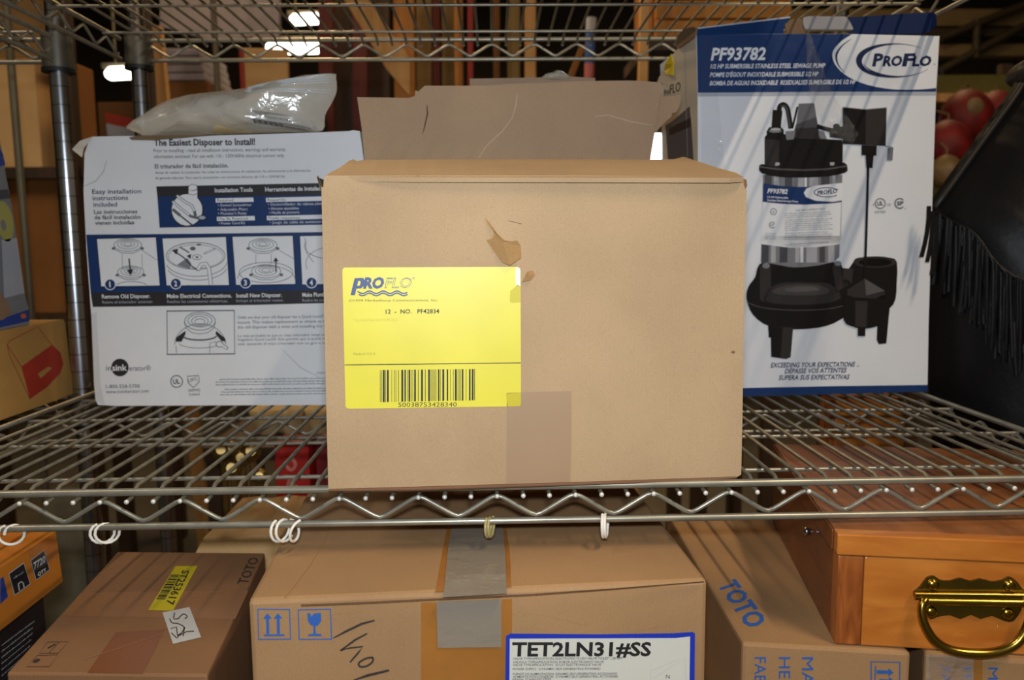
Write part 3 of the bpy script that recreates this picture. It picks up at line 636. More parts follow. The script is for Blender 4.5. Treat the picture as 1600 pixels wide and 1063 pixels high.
# lower half: framed drawing, paragraphs, logo
fr = [(260.9, 486.2), (366.2, 485.2), (366.9, 553), (261.6, 554)]
P.stroke(fr, 1.8, K, 1, closed=True, name='picture_frame'); P.ring(313, 540, 40, 34, .9, G, 1, 182, 358, name='drawing'); P.stroke([(275, 541), (276, 552)], .9, G, 1, name='drawing')
for rx, ry, y, w in ((24, 14, 502, 1), (19, 10, 501, .9), (13, 7.5, 502, .9), (8, 4.5, 503, .9)): P.ring(312.5, y, rx, ry, w, G, 1, name='drawing')
P.stroke([(288, 503), (291, 513), (300, 520), (312, 522), (325, 520), (334, 513), (337, 503)], .9, G, 1, name='drawing'); P.ring(312, 524, 27, 7.5, 2.2, I_soft, 1, 10, 170, name='drawing'); P.ring(312, 536, 32, 8, .8, G, 1, 10, 170, name='drawing')
P.poly([(275, 528), (290, 517), (290, 522), (284, 534), (275, 534)], K, 2, name='drawing'); P.poly([(352, 529), (338, 517), (337, 522), (346, 533), (353, 534)], K, 2, name='drawing')
P.stroke([(328, 552), (328, 536), (338, 534)], .9, G, 1, name='drawing'); P.ell(343, 538, 6, 5, G, 1, name='drawing'); P.ell(343, 538, 4.6, 3.8, I_white, 2, name='drawing'); P.stroke([(346, 539), (356, 545)], 5, G, 1, name='drawing'); P.stroke([(346.5, 539.3), (355, 544.5)], 3.4, I_white, 2, name='drawing')
for t, y, h in (('Odds are that your old disposer has a Quick Lock® mounting', 498.4, 4.6), ('mount. This makes replacement as simple as removing', 506, 4.6), ('the old disposer with a twist and installing the new one.', 513.6, 4.6), ('Lo más probable es que su viejo triturador tenga un montaje', 526.8, 3.9), ('fregadero Quick Lock®. Este permite que se pueda reemplazar', 532.8, 3.9), ('solo quitando el viejo triturador con un giro e instalando', 539.6, 3.9)):
    P.text(t, 371.6, y, 532, y-2.4, h, I_soft, layer=1)
P.text('in', 166.2, 579.2, 174.4, 579, 8, I_soft, layer=1); P.ell(187.6, 574.4, 13.6, 13.8, K, 1); P.text('sink', 176, 579.4, 199.2, 579, 9.4, w_, bold=.02, layer=3); P.text('erator®', 202.2, 579.4, 236, 579, 8, I_soft, layer=1)
P.text('1-800-558-5700', 166, 607, 218.6, 606, 5.6, I_soft, layer=1); P.text('www.insinkerator.com', 166, 614.8, 232.7, 613.4, 5.4, I_soft, layer=1)
P.ring(276.1, 596.3, 9.2, 9.2, 1.3, K, 1); P.text('UL', 271, 600.2, 281.4, 599.4, 7, K, bold=.03, layer=1)
P.stroke([(293, 588), (311, 587), (311, 597), (302.5, 606), (294, 598)], 1.1, K, 1, closed=True); P.text('UPC', 295.5, 597.5, 309, 594, 5, I_soft, layer=1); P.text('IAPMO', 295, 612.2, 313, 611.6, 4.4, K, layer=1); P.text('Listed', 296.4, 618.4, 312, 617.8, 4.4, K, layer=1)
P.text('CN2113', 494.6, 584.6, 514, 584.2, 3.4, K, layer=1)
for i, (y, x) in enumerate([(594, 343), (598.2, 337.5), (602.4, 337), (609.6, 351), (613.6, 346), (617.8, 344)]):
    P.micro(x, y, 566, y-2.6, 2.2, I_soft)
P.done()
# crease lines, taped left corner and torn ear
P = Print(wp, wbox); cr = mat('crease grey', (168, 172, 180), 0.5)
P.stroke([(131.5, 291), (150, 283), (162, 268), (167, 250)], [.8, 1.2, 1.2, .8], cr, 1, name='crease'); P.stroke([(440, 545), (470, 575), (500, 590)], [.5, 1.1, .6], cr, 1, name='crease'); P.done()
ear = [wp.px(x, y, o) for x, y, o in [(146, 213.5, .001), (140, 216, .003), (128, 221, .005), (115, 234, .004), (129, 246, .002), (131, 232, .001)]]
MB().slab(ear, -wp.n*0.0015).build('torn_corner', mat('creased cream paper', (206, 196, 178), 0.5, bump=0.2, bscale=120), wbox)
fx = [(240, 219.5), (206, 219), (202, 215), (215, 212), (300, 211), (330, 212), (280, 216.5)]
MB().slab([wp.px(x, y, .0012) for x, y in fx], -wp.n*0.001).build('torn_lining', cardboard('grey brown lining', (122, 102, 78)), wbox)
TPc = film('clear packing tape', (226, 226, 222), 0.02, 0.10, 0.6, 60)
MB().slab([wp.px(x, y, .0016) for x, y in [(151, 627), (147, 600), (143, 490), (152, 488), (158, 600), (165, 632)]], wp.n*0.0006).build('clear_tape', TPc, wbox)

# ------------------------------------------------------------------ pump carton on the right
W2 = mat('white coated carton', (228, 231, 237), 0.4, var=0.03, scale=10); Wc = mat('cream carton side', (226, 214, 192), 0.45, var=0.05, scale=12)
pl_, pr_ = atz(1165, 619.5, zsh), atz(1449, 612, zsh); Up = (pr_-pl_).normalized(); Bp = Vector((-Up.y, Up.x, 0))
pp = Pl(pl_, Up, (0, 0, 1)); a0 = pp.uv(1091, 400).x; pc = pp.P(a0, 0)
pump = thing('pump_carton', 'tall white and navy carton with a sewage pump picture', 'box', pp.P(0.1, 0)+Bp*0.1)
of = [(1093, 621.5), (1200, 618.5), (1330, 615.5), (1449, 612), (1451, 500), (1456, 340), (1462, 160), (1468, 56), (1330, 53), (1200, 53), (1088, 55), (1090, 145), (1091, 400)]
MB().slab([pp.px(x, y) for x, y in of], Bp*0.168).build('carton_body', W2, pump)
sp = Pl(pp.px(1090.6, 300)-Up*0.0008, -Bp, pp.px(1088, 56)-pp.px(1090.6, 300))       # left side, facing the open carton
P = Print(pp, pump)
P.poly([(1088.5, 55), (1200, 53.2), (1330, 53.2), (1467.6, 56), (1462.5, 143.5), (1300, 143.5), (1090.3, 145)], I_navy, 0, 'navy_panel')
P.poly([(1090.3, 145), (1300, 143.5), (1462.5, 143.5), (1462.3, 149.5), (1300, 149.5), (1090.4, 151)], I_pale, 0, 'silver_line')
sw = smooth([(1331, 53.6), (1315, 64), (1302.6, 77.6), (1300.6, 90), (1307.6, 105), (1325, 120), (1355, 132.7), (1395, 139.7), (1435, 140), (1462.4, 137.7)], 3)
P.poly(sw+[(1467.4, 56.5)], I_white, 1, 'white_swoosh')
P.stroke(smooth([(1330, 61), (1316, 71), (1307.5, 83), (1306.5, 93), (1311, 104), (1320, 114)], 3), [.4, .9, 1.5, 2, 2.6, 3, 3.4, 3.6, 3.4, 3, 2.6, 2, 1.6, 1.2, .8, .4], I_navyd, 2, name='swoosh_line')
el = [(1400+58*math.cos(math.radians(a)), 94.5+25.7*math.sin(math.radians(a))) for a in range(-48, -331, -7)]
n = len(el); P.stroke(el, [0.5+8.0*max(0, math.sin(math.pi*i/(n-1)))**3.2+1.4*math.sin(math.pi*i/(n-1)) for i in range(n)], I_navyd, 2, name='emblem')
el = [(1399+52*math.cos(math.radians(a)), 96+23*math.sin(math.radians(a))) for a in range(-130, -221, -6)]; n = len(el)
P.stroke(el, [.2+1.3*math.sin(math.pi*i/(n-1)) for i in range(n)], I_white, 3, name='emblem')
for t, x0, x1, h in (('P', 1362.4, 1377.5, 18.5), ('RO', 1378.5, 1408, 15), ('F', 1409, 1426.5, 18.5), ('LO', 1424.5, 1453.5, 15)): P.text(t, x0, 103, x1, 102.6, h, I_navyd, bold=.045, shear=.2, layer=2)
P.text('®', 1458, 102, 1461.4, 102, 3, I_grey, layer=2)
P.text('PF93782', 1110.4, 94.2, 1195, 93.2, 19, I_white, bold=.03, shear=.2, layer=1)
for t, x0, y0, x1, y1 in (('1/2 HP SUBMERSIBLE STAINLESS STEEL SEWAGE PUMP', 1109.9, 107.2, 1288.7, 105.8), ("POMPE D'ÉGOUT INOXYDABLE SUBMERSIBLE 1/2 HP", 1109, 120.4, 1277.6, 118.9), ('BOMBA DE AGUAS INOXIDABLE  RESIDUALSES SUMERGIBLE DE 1/2 HP', 1108.6, 133.6, 1336.4, 131.2)):
    P.text(t, x0, y0, x1, y1, 6.9, I_white, bold=.02, shear=.2, layer=1)
P.done()
# the pump picture is flat print
P = Print(pp, pump); A = ccp(1120, 140, 4.43); B = ccp(1120, 370, 4.089)
k1 = mat('picture black', (24, 22, 22), 0.35); k2 = mat('picture dark grey', (52, 48, 48), 0.35); k3 = mat('picture mid grey', (92, 88, 88), 0.35); st1 = mat('picture steel light', (176, 176, 182), 0.35); st2 = mat('picture steel', (128, 128, 134), 0.35); st3 = mat('picture steel dark', (78, 78, 84), 0.35)
nm = 'pump_picture'
def pa(pts, m, l): P.poly(A(pts), m, l, nm)
def pb(pts, m, l): P.poly(B(pts), m, l, nm)
# steel barrel
pa([(318, 590), (868, 590), (858, 1040), (310, 1040)], st2, 1); pb([(285, -10), (785, -10), (782, 130), (740, 170), (620, 192), (500, 205), (380, 190), (280, 165)], st2, 1)
for x0, x1, m in ((330, 380, st3), (395, 430, st1), (470, 520, st3), (560, 600, st1), (605, 622, mat('picture glint', (226, 228, 232), .35)), (640, 700, st1), (720, 780, st3), (800, 820, st1)): pa([(x0, 590), (x1, 592), (x1, 690), (x0, 690)], m, 2)
for x0, x1, m in ((285, 330, st3), (345, 375, st1), (400, 450, st3), (500, 528, st1), (532, 552, MATS['picture glint']), (570, 640, st1), (655, 690, st3), (710, 750, st1)): pb([(x0, 40), (x1, 42), (x1, 165), (x0, 165)], m, 2)
# barrel label
pa(smooth([(322, 650), (450, 668), (600, 675), (760, 662), (868, 645)], 2)+[(860, 780), (780, 790), (600, 798), (450, 792), (318, 778)], I_navy, 3)
pa([(668, 668), (868, 646), (862, 768), (800, 778), (680, 770), (615, 745), (600, 715), (620, 685)], I_white, 4); P.ring(1120+760/4.43, 140+712/4.43, 88/4.43, 32/4.43, 1.3, I_navy, 5, 40, 330)
P.text('PROFLO', 1276.5, 140+731/4.43, 1307, 140+716/4.43, 6.4, I_navyd, bold=.03, shear=.2, layer=5); P.text('PF93782', 1198.5, 140+717/4.43, 1229.5, 140+722/4.43, 7, I_white, bold=.03, shear=.2, layer=4)
P.text('1/2 HP Submersible', 1198.5, 140+750/4.43, 1231, 140+757/4.43, 3, I_white, bold=.02, layer=4); P.text('Stainless Steel Sewage Pump', 1198.2, 140+772/4.43, 1246.5, 140+782/4.43, 3, I_white, bold=.02, layer=4)
pa([(316, 778), (450, 792), (600, 798), (780, 790), (860, 780), (850, 1070), (700, 1090), (500, 1095), (305, 1070)], I_white, 3); pb([(280, -5), (790, -5), (784, 40), (650, 55), (500, 66), (380, 50), (284, 30)], I_white, 3)
P.text('USE REPLACEMENT PART', 1243, 140+842/4.43, 1289, 140+832/4.43, 2.6, I_soft, layer=5)
for y in (862, 876, 890, 908, 922, 936, 950, 964, 978, 1000, 1014, 1030): P.micro(1226, 140+y/4.43, 1301-random.uniform(0, 14), 140+(y-12)/4.43, 1.7, I_grey, 5)
for y in (1000, 1012, 1024, 1036): P.micro(1195, 140+y/4.43, 1212, 140+y/4.43, 1.6, I_grey, 5)
for y in (0, 14): P.micro(1224, 370+(y+6)/4.089, 1298, 370+y/4.089, 1.7, I_grey, 5)
P.micro(1235, 370+50/4.089, 1294, 370+38/4.089, 1.8, I_soft, 5)
P.ring(1120+390/4.43, 140+846/4.43, 4.8, 4.8, .9, I_soft, 5); P.text('UL', 1205.4, 333.2, 1210.6, 332.8, 4, I_soft, layer=5); P.ring(1120+382/4.43, 140+938/4.43, 4.6, 4.6, 1, I_soft, 5, 40, 320); P.text('SP', 1203.5, 353.6, 1209.5, 353.3, 4, I_soft, layer=5)
# black top
pa([(330, 330), (345, 312), (440, 305), (600, 330), (780, 345), (868, 350), (872, 400), (868, 560), (330, 545)], k1, 2); pa([(335, 345), (430, 350), (425, 545), (335, 530)], k2, 3)
pa(smooth([(290, 545), (310, 515), (420, 540), (600, 545), (760, 540), (880, 505), (903, 545), (890, 575), (780, 600), (600, 610), (420, 605), (310, 580)], 2, True), k1, 3); P.stroke(A([(296, 535), (420, 552), (600, 558), (760, 552), (896, 530)]), 2.4, k3, 4, name=nm)
pa([(405, 505), (432, 505), (432, 525), (400, 528)], st1, 5); pa([(780, 505), (812, 503), (810, 525), (784, 527)], st1, 5)
pa([(343, 290), (360, 262), (440, 258), (462, 280), (462, 318), (345, 320)], k1, 4); P.ell(1120+403/4.43, 140+288/4.43, 45/4.43, 12/4.43, st2, 5, name=nm); P.ell(1120+405/4.43, 140+276/4.43, 36/4.43, 10/4.43, st1, 6, name=nm)
pa([(385, 140), (452, 148), (440, 262), (376, 262)], k1, 7); P.stroke(A(smooth([(428, 150), (435, 115), (462, 105), (485, 130), (498, 190), (510, 270)], 4)), 7.4, k1, 7, name=nm); P.stroke(A(smooth([(440, 118), (465, 112), (482, 135), (494, 190), (505, 262)], 4)), 1.6, k3, 8, name=nm)
pa([(565, 98), (672, 95), (690, 200), (705, 290), (720, 340), (520, 330), (560, 200)], st3, 4); pa([(565, 98), (672, 95), (688, 190), (550, 240)], mat('picture bracket', (110, 110, 116), .35), 5); P.stroke(A([(556, 120), (540, 190), (520, 270)]), 3, k1, 6, name=nm); pa([(545, 270), (690, 262), (715, 345), (540, 340)], k2, 6); pa([(470, 290), (540, 285), (530, 345), (480, 350)], st2, 6); pa([(700, 285), (740, 290), (760, 345), (700, 340)], st2, 6)
P.stroke(A([(690, 255), (740, 270), (800, 285), (830, 290)]), 7, k1, 6, name=nm); P.ell(1120+825/4.43, 140+255/4.43, 24/4.43, 18/4.43, k1, 6, name=nm); pa([(775, 270), (870, 255), (870, 345), (780, 330)], k1, 6)
# switch housing, rod
pa([(868, 122), (1025, 140), (1172, 125), (1165, 392), (1020, 385), (868, 378)], k1, 7); pa([(1028, 142), (1172, 127), (1165, 390), (1025, 384)], k2, 8); P.stroke(A([(868, 122), (1025, 138), (1172, 125)]), 1.0, st1, 9, name=nm)
pa([(998, 385), (1104, 390), (1100, 460), (998, 455)], k1, 8); pa([(1025, 450), (1082, 455), (1074, 545), (1030, 543)], k1, 8); P.stroke(A([(1160, 392), (1215, 402)]), 1.4, st2, 8, name=nm); pa([(1178, 405), (1218, 403), (1212, 492), (1174, 490)], mat('picture tag', (112, 114, 124), .4), 8)
P.stroke([(1355.5, 140+540/4.43), (1352.5, 370), (1350.2, 370+270/4.089)], 4.0, k1, 8, name=nm)
# discharge pipe
pb(smooth([(868, 165), (900, 135), (1010, 125), (1110, 135), (1150, 165), (1148, 300), (1140, 400), (1100, 460), (1000, 500), (850, 480), (800, 300)], 2, True), k1, 3); P.ell(1120+1010/4.089, 370+162/4.089, 138/4.089, 36/4.089, k2, 4, name=nm); P.ell(1120+1010/4.089, 370+163/4.089, 106/4.089, 26/4.089, mat('picture deep black', (14, 13, 13), .35), 5, name=nm); pb([(800, 200), (870, 205), (860, 300), (800, 330)], k2, 4)
pb([(1030, 440), (1105, 440), (1082, 682), (1034, 688), (1020, 660)], k1, 2)
# volute
pb(smooth([(188, 395), (200, 320), (243, 258), (256, 205), (290, 166), (400, 182), (500, 196), (640, 184), (765, 160), (800, 195), (812, 260), (860, 300), (900, 400), (830, 500), (700, 570), (520, 592), (340, 575), (230, 500)], 3, True), k1, 4)
pb(smooth([(350, 320), (450, 292), (620, 294), (725, 305), (790, 390), (660, 430), (420, 432), (300, 400)], 3, True), k2, 5); pb(smooth([(390, 325), (480, 305), (640, 308), (715, 340), (660, 372), (430, 372), (350, 352)], 3, True), mat('picture soft grey', (72, 68, 68), .35), 6); pb(smooth([(440, 330), (520, 318), (620, 320), (650, 340), (560, 352), (450, 350)], 3, True), k3, 7)
P.stroke(B(smooth([(192, 420), (300, 455), (500, 470), (700, 462), (810, 440)], 3)), 1.0, k3, 6, name=nm)
pb([(272, 185), (340, 180), (345, 330), (300, 420), (275, 400)], k2, 5); P.ell(1120+312/4.089, 370+185/4.089, 24/4.089, 18/4.089, st2, 7, name=nm); P.ell(1120+770/4.089, 370+170/4.089, 24/4.089, 16/4.089, st2, 7, name=nm); pb([(735, 185), (790, 180), (800, 330), (760, 360)], k2, 5)
pb([(325, 560), (400, 570), (400, 640), (330, 645)], k1, 3); pb([(343, 575), (486, 580), (470, 770), (440, 782), (345, 768)], k2, 5); pb([(343, 575), (420, 580), (405, 770), (345, 768)], k1, 6)
# float
pb(smooth([(828, 340), (940, 268), (1068, 345), (1072, 400), (830, 385)], 1, True), k2, 9); pb([(940, 268), (1068, 345), (950, 375)], k3, 10); pb(smooth([(812, 375), (900, 400), (1000, 402), (1076, 370), (1062, 540), (1010, 575), (930, 588), (850, 570), (806, 530)], 2, True), k1, 9); pb([(880, 410), (960, 412), (950, 580), (880, 572)], k2, 10); pb([(896, 575), (946, 580), (944, 636), (896, 634)], k1, 10)
# marks and motto
P.text('C', 1363, 140+806/4.43, 1366, 140+806/4.43, 4, I_soft, layer=2); P.ring(1375, 318.2, 7.8, 7.8, 1.2, I_black, 2); P.text('UL', 1370.4, 321.6, 1379.4, 320.8, 6.6, I_black, bold=.03, layer=2); P.text('US', 1385.5, 140+806/4.43, 1391, 140+806/4.43, 4, I_soft, layer=2); P.text('LISTED', 1366.8, 333.2, 1383, 333, 3.8, I_soft, layer=2); P.ring(1405.4, 318, 7.4, 7.6, 1.6, I_black, 2, 40, 320); P.text('SP', 1401, 321.2, 1411.4, 320.6, 6, I_black, bold=.03, layer=2); P.text('®', 1412.5, 327.5, 1415.5, 327.5, 2.2, I_grey, layer=2)
for t, x0, y0, x1, y1 in (('EXCEEDING YOUR EXPECTATIONS', 1203.9, 574.4, 1334.5, 573), ('DÉPASSE VOS ATTENTES', 1225.6, 583.6, 1321.5, 582.2), ('SUPERA SUS EXPECTATIVAS', 1216, 593.9, 1326, 592.5)): P.text(t, x0, y0, x1, y1, 7.4, I_navyd, bold=.02, shear=.2, layer=2)
P.text('SM', 1338.4, 573.4, 1342.4, 573.3, 2, I_soft, layer=2)
P.poly([(1093, 608), (1165, 606.4), (1300, 603.6), (1449.3, 601.6), (1449, 612), (1330, 615.4), (1200, 618.4), (1093, 621.4)], I_navy, 0, 'navy_base_band')
P.done()
# side face print (cream, dark photo band below)
P = Print(sp, pump)
sideo = [(1087.6, 46), (1078, 50), (1070, 58), (1062, 72), (1056, 80), (1050, 92), (1041, 106), (1030, 120), (1027, 128), (1038, 131), (1038, 150), (1038, 200), (1039, 245), (1041, 300), (1090.6, 300), (1090.2, 150)]
P.poly(sideo, Wc, 0, 'side_print'); P.poly([(1040, 196), (1050, 190), (1078, 166), (1081, 200), (1084, 250), (1085, 300), (1045, 300), (1044, 250)], mat('photo print grey', (96, 92, 94), .4), 1, 'side_print'); P.poly([(1046, 200), (1080, 184), (1080, 198), (1046, 212)], mat('photo print dark', (46, 38, 34), .4), 2, 'side_print')
P.text('Pro', 1038, 150.4, 1046.5, 146.6, 9.5, I_soft, bold=.02, layer=2); P.text('FLO', 1047, 147, 1063.5, 142, 14, I_black, bold=.01, shear=.1, layer=2); P.stroke([(1070, 60), (1072, 150), (1077, 300)], .8, I_pale, 2, name='crease')
P.done()
lt_ = [sp.px(x, y, o) for x, y, o in [(1053, 84, .004), (1047, 100, .007), (1041, 110, .003), (1047, 116, .006), (1055, 118, .003), (1054, 100, .002)]]
MB().slab(lt_, -sp.n*0.001).build('yellow_sticker', mat('yellow sticker', (232, 200, 30), .5), pump)
cr2 = [sp.px(x, y, o) for x, y, o in [(1088, 44, .0), (1084, 42, .003), (1074, 46, .006), (1068, 56, .006), (1060, 72, .004), (1064, 76, .004), (1080, 66, .006), (1087, 58, .001)]]
MB().slab(cr2, -sp.n*0.002).build('torn_corner', cardboard('brown torn board', (120, 96, 72)), pump)
# flaps along the top edge
tpv = Pl(pp.px(1088, 55), Up, Vector((0, 0, 1))+Bp*0.12)
FB1 = mat('navy flap board', (18, 50, 98), .7, spec=.15); FB2 = mat('dark navy flap board', (22, 40, 80), .7, spec=.15)
fl1 = MB().slab([tpv.px(x, y) for x, y in [(1088, 56), (1085.5, 44), (1160, 35), (1226, 27.5), (1234, 26), (1232, 34), (1226, 38), (1224, 53)]], -tpv.n*.003).build('top_flap', FB1, pump)
MB().slab([tpv.px(x, y, .0006) for x, y in [(1085.5, 44), (1160, 35), (1234, 26), (1234, 28.2), (1160, 37), (1086, 46)]], -tpv.n*.002).build('flap_edge', I_pale, fl1)
MB().slab([tpv.px(x, y, .001) for x, y in [(1228, 53), (1226, 38), (1238, 30), (1254, 30), (1258, 44), (1258, 53)]], -tpv.n*.003).build('torn_board', cardboard('brown torn board', (120, 96, 72)), pump)
MB().slab([tpv.px(x, y, .003) for x, y in [(1257, 47), (1253, 38), (1254, 28.5), (1262, 26.8), (1318, 27), (1324, 31), (1331, 45), (1331, 47.5)]], -tpv.n*.003).build('top_flap', mat('grey inner board', (150, 148, 152), .6, var=.06, scale=40), pump)
MB().slab([tpv.px(x, y) for x, y in [(1330, 53.5), (1331, 44), (1325, 27.5), (1400, 22), (1458, 19), (1463, 22), (1464, 38), (1456, 48), (1440, 52.5)]], -tpv.n*.003).build('top_flap', FB2, pump)
GT = film('wrinkled clear tape', (236, 240, 246), 0.0, 0.16, 1.0, 170)
ct = MB(); NX, NY = 15, 96; rn = random.Random(11); V = []
for j in range(NY+1):
    y = 57+219*j/NY; w0, w1 = 1094.5, 1112+20*max(0, (y-57)/219)
    amp = .00010+.0008*max(0.0, min(1, (y-160)/60.0))
    for i in range(NX+1): V.append(pp.px(w0+(w1-w0)*i/NX+rn.uniform(-.4, .4), y+rn.uniform(-.4, .4), .0036+rn.uniform(0, amp)))
ct.add(V, [(j*(NX+1)+i, (j+1)*(NX+1)+i, (j+1)*(NX+1)+i+1, j*(NX+1)+i+1) for j in range(NY) for i in range(NX)]); ct.build('clear_tape', film('crinkled clear tape', (236, 240, 246), 0.0, 0.14, 0.0, 10), pump)
MB().slab([pp.px(x, y, .0034) for x, y in [(1256, 54), (1264, 54), (1300, 150), (1340, 210), (1330, 225), (1290, 210), (1262, 150)]], pp.n*0.0005).build('clear_tape', GT, pump)

# ------------------------------------------------------------------ zip bag on the white carton
wtop = wp.uv(350, 212).y
bpn = Pl(wl+Bw*0.03+Vector((0, 0, wtop+0.0005)), Uw, (0, 0, 1))
bo = smooth([(197, 198), (222, 180), (252, 161), (280, 152), (300, 147), (350, 142), (400, 135), (460, 122), (519, 115), (525, 122), (526, 142), (520, 158), (508, 180), (504, 204), (470, 206), (400, 208.5), (330, 210.5), (262, 213), (235, 216), (212, 206)], 3, True)
ringw = [bpn.px(x, y) for x, y in bo]
bag = thing('zip_bag', 'clear plastic zip bag of fittings lying on the white disposer carton', 'bag', bpn.px(360, 212))
M_bag = film('milky polythene', (230, 225, 212), 0.60, 0.14, 0.7, 34)
# keep the underside on the carton top
for q in ringw: q.z = max(q.z, wl.z+wtop+0.0006)
pillow(MB(), ringw, bpn.px(345, 182), 0.040, 0.040, bpn.n, 9, 2.0, 0.004, 3).build('bag_skin', M_bag, bag)
BC = bpn.px(345, 182); bsf = on_pillow(ringw, BC, bpn, 0.040, 2.0)
ZP = film('zip ridge plastic', (236, 240, 242), 0.75, 0.1, 0.1)
for i, (ya, yb) in enumerate(((137.5, 117.5), (139.5, 120.5), (141.5, 123.5), (143.5, 127), (146, 131), (148.5, 143.5), (150.5, 147.5))):
    MB().tube([bsf(395+125*k/10, ya+(yb-ya)*(k/10)**1.1, .0006) for k in range(11)], [.0003]+[.0009]*9+[.0005], 6).build('zip_ridge', ZP, bag)
cells = 8; Lm = MB(); top = smooth([(399, 178), (430, 181.5), (465, 186), (492, 191.5)], 3); bot = smooth([(398, 205), (430, 206), (465, 206), (499, 204)], 3)
va = [bsf(x, y, .0012) for x, y in top]; vb = [bsf(x, y, .0012) for x, y in bot]; n = len(va)
Lm.add(va+vb, [(i+1, i, n+i, n+i+1) for i in range(n-1)]).build('paper_label', mat('grey label', (170, 164, 158), .5), bag)
Lm = MB()
for i in range(30):
    x = 410+i*2.5; y = 193+i*.27; w = 1.3 if i % 3 else 2.0
    Lm.add([bsf(x, y, .0018), bsf(x+w, y+.1, .0018), bsf(x+w, y+5, .0018), bsf(x, y+5, .0018)], [(0, 3, 2, 1)])
Lm.build('barcode', I_soft, bag, kind='stuff'); Lm = MB()
rn = random.Random(3)
for y0, x0, x1, hh in ((187.5, 428, 462, 3), (192, 408, 488, 1.6)):
    x = x0
    while x < x1:
        w = rn.uniform(1, 3.4); y = y0+(x-x0)*.13; Lm.add([bsf(x, y, .0018), bsf(x+w, y, .0018), bsf(x+w, y+hh, .0018), bsf(x, y+hh, .0018)], [(0, 3, 2, 1)]); x += w+1
Lm.build('small_print', I_grey, bag, kind='stuff')
M_fit = mat('cream plastic fitting', (214, 190, 146), 0.5, var=0.06)
def lump(nm, pts, b, sd):
    r = [bpn.px(x, y, .004) for x, y in smooth(pts, 3, True)]
    for q in r: q.z = max(q.z, wl.z+wtop+0.003)
    pillow(MB(), r, sum(r, Vector())/len(r), b, b*0.8, bpn.n, 6, 2.2, .001, sd).build(nm, M_fit, bag)
lump('fitting', [(330, 208), (338, 190), (352, 178), (368, 184), (385, 196), (400, 207), (365, 209)], .022, 4); lump('fitting', [(225, 206), (250, 186), (300, 178), (330, 186), (325, 206), (270, 210)], .020, 5); lump('fitting', [(345, 168), (390, 176), (398, 196), (370, 190)], .016, 6)

# ------------------------------------------------------------------ fringed leather jacket on the right
LE = mat('black leather', (15, 14, 16), 0.5, var=0.25, scale=20, bump=0.10, bscale=140, spec=0.3)
LE2 = mat('black leather edge', (38, 34, 32), 0.45, var=0.2, scale=25)
JY = 1.115
jp = Pl(Vector((0.6, JY, CAM.z)), (1, 0, 0), (0, 0, 1))
jo = smooth([(1456, 312), (1448, 340), (1447, 400), (1449, 500), (1451, 560), (1454, 640), (1460, 740), (1466, 830), (1500, 850), (1620, 870), (1740, 860), (1770, 700), (1775, 420), (1760, 250), (1700, 170), (1650, 122), (1600, 110), (1590, 122), (1575, 146), (1540, 194), (1500, 250), (1475, 285)], 3, True)
jr = [jp.px(x, y) for x, y in jo]
jacket = thing('fringed_jacket', 'black leather jacket with fringe hanging at the right edge', 'jacket', jp.px(1600, 860))
JC = jp.px(1640, 480); JB, JPW = 0.150, 2.6
pillow(MB(), jr, JC, JB, 0.075, jp.n, 14, JPW, 0.003, 8).build('jacket_body', LE, jacket)
def jpx(x, y, e=0.0):
    """point on the jacket's own surface seen at pixel x, y"""
    o = 0.0
    for _ in range(14):
        p = jp.px(x, y, 0) ; d = ray(x, y); q = CAM+d*((JY-o)/d.y); o = 0.5*o+0.5*pillow_h(jr, JC, Vector((q.x, JY, q.z)), JB, JPW)
    d = ray(x, y); return CAM+d*((JY-o-e)/d.y)
edge = smooth([(1458, 318), (1478, 290), (1503, 255), (1543, 199), (1578, 151), (1594, 126)], 3)
MB().tube([jpx(x+4, y+5, .002) for x, y in edge], .0042, 8).build('shoulder_piping', LE2, jacket)
seam = smooth([(1464, 332), (1485, 345), (1512, 358), (1532, 378), (1548, 402), (1570, 424), (1604, 440), (1650, 452)], 3)
MB().tube([jpx(x, y, .001) for x, y in seam], .0032, 8).build('yoke_seam', LE, jacket)
rn = random.Random(5); NF = 64
for i in range(NF):
    t = i/(NF-1.0); j = t*(len(seam)-1); a = seam[int(j)]; b_ = seam[min(len(seam)-1, int(j)+1)]; fx = a[0]+(b_[0]-a[0])*(j-int(j)); fy = a[1]+(b_[1]-a[1])*(j-int(j))
    L = rn.uniform(95, 125)*(1.0+0.35*t); dx = -10*(1-t)**2+rn.uniform(-7, 6); o = rn.uniform(.001, .006); w = rn.uniform(2.6, 4.0)
    A_, B_ = [], []
    for q in range(6):
        s_ = q/5.0; x = fx+dx*s_*s_+rn.uniform(-.5, .5); y = fy+L*s_; of_ = o+.002*math.sin(3*s_+i); x = max(x, 1450)
        A_.append(jpx(x-w, y, of_)); B_.append(jpx(x+w, y, of_+rn.uniform(-.001, .002)))
    m = MB(); bk = Vector((0, .0012, 0)); n = 6; V = A_+B_+[p+bk for p in A_+B_]; fs = []
    for q in range(5): fs += [(q, q+n, q+n+1, q+1), (2*n+q, 2*n+q+1, 3*n+q+1, 3*n+q), (q, q+1, 2*n+q+1, 2*n+q), (q+n, 3*n+q, 3*n+q+1, q+n+1)]
    m.add(V, fs, True); m.build('fringe_strip', LE, jacket)
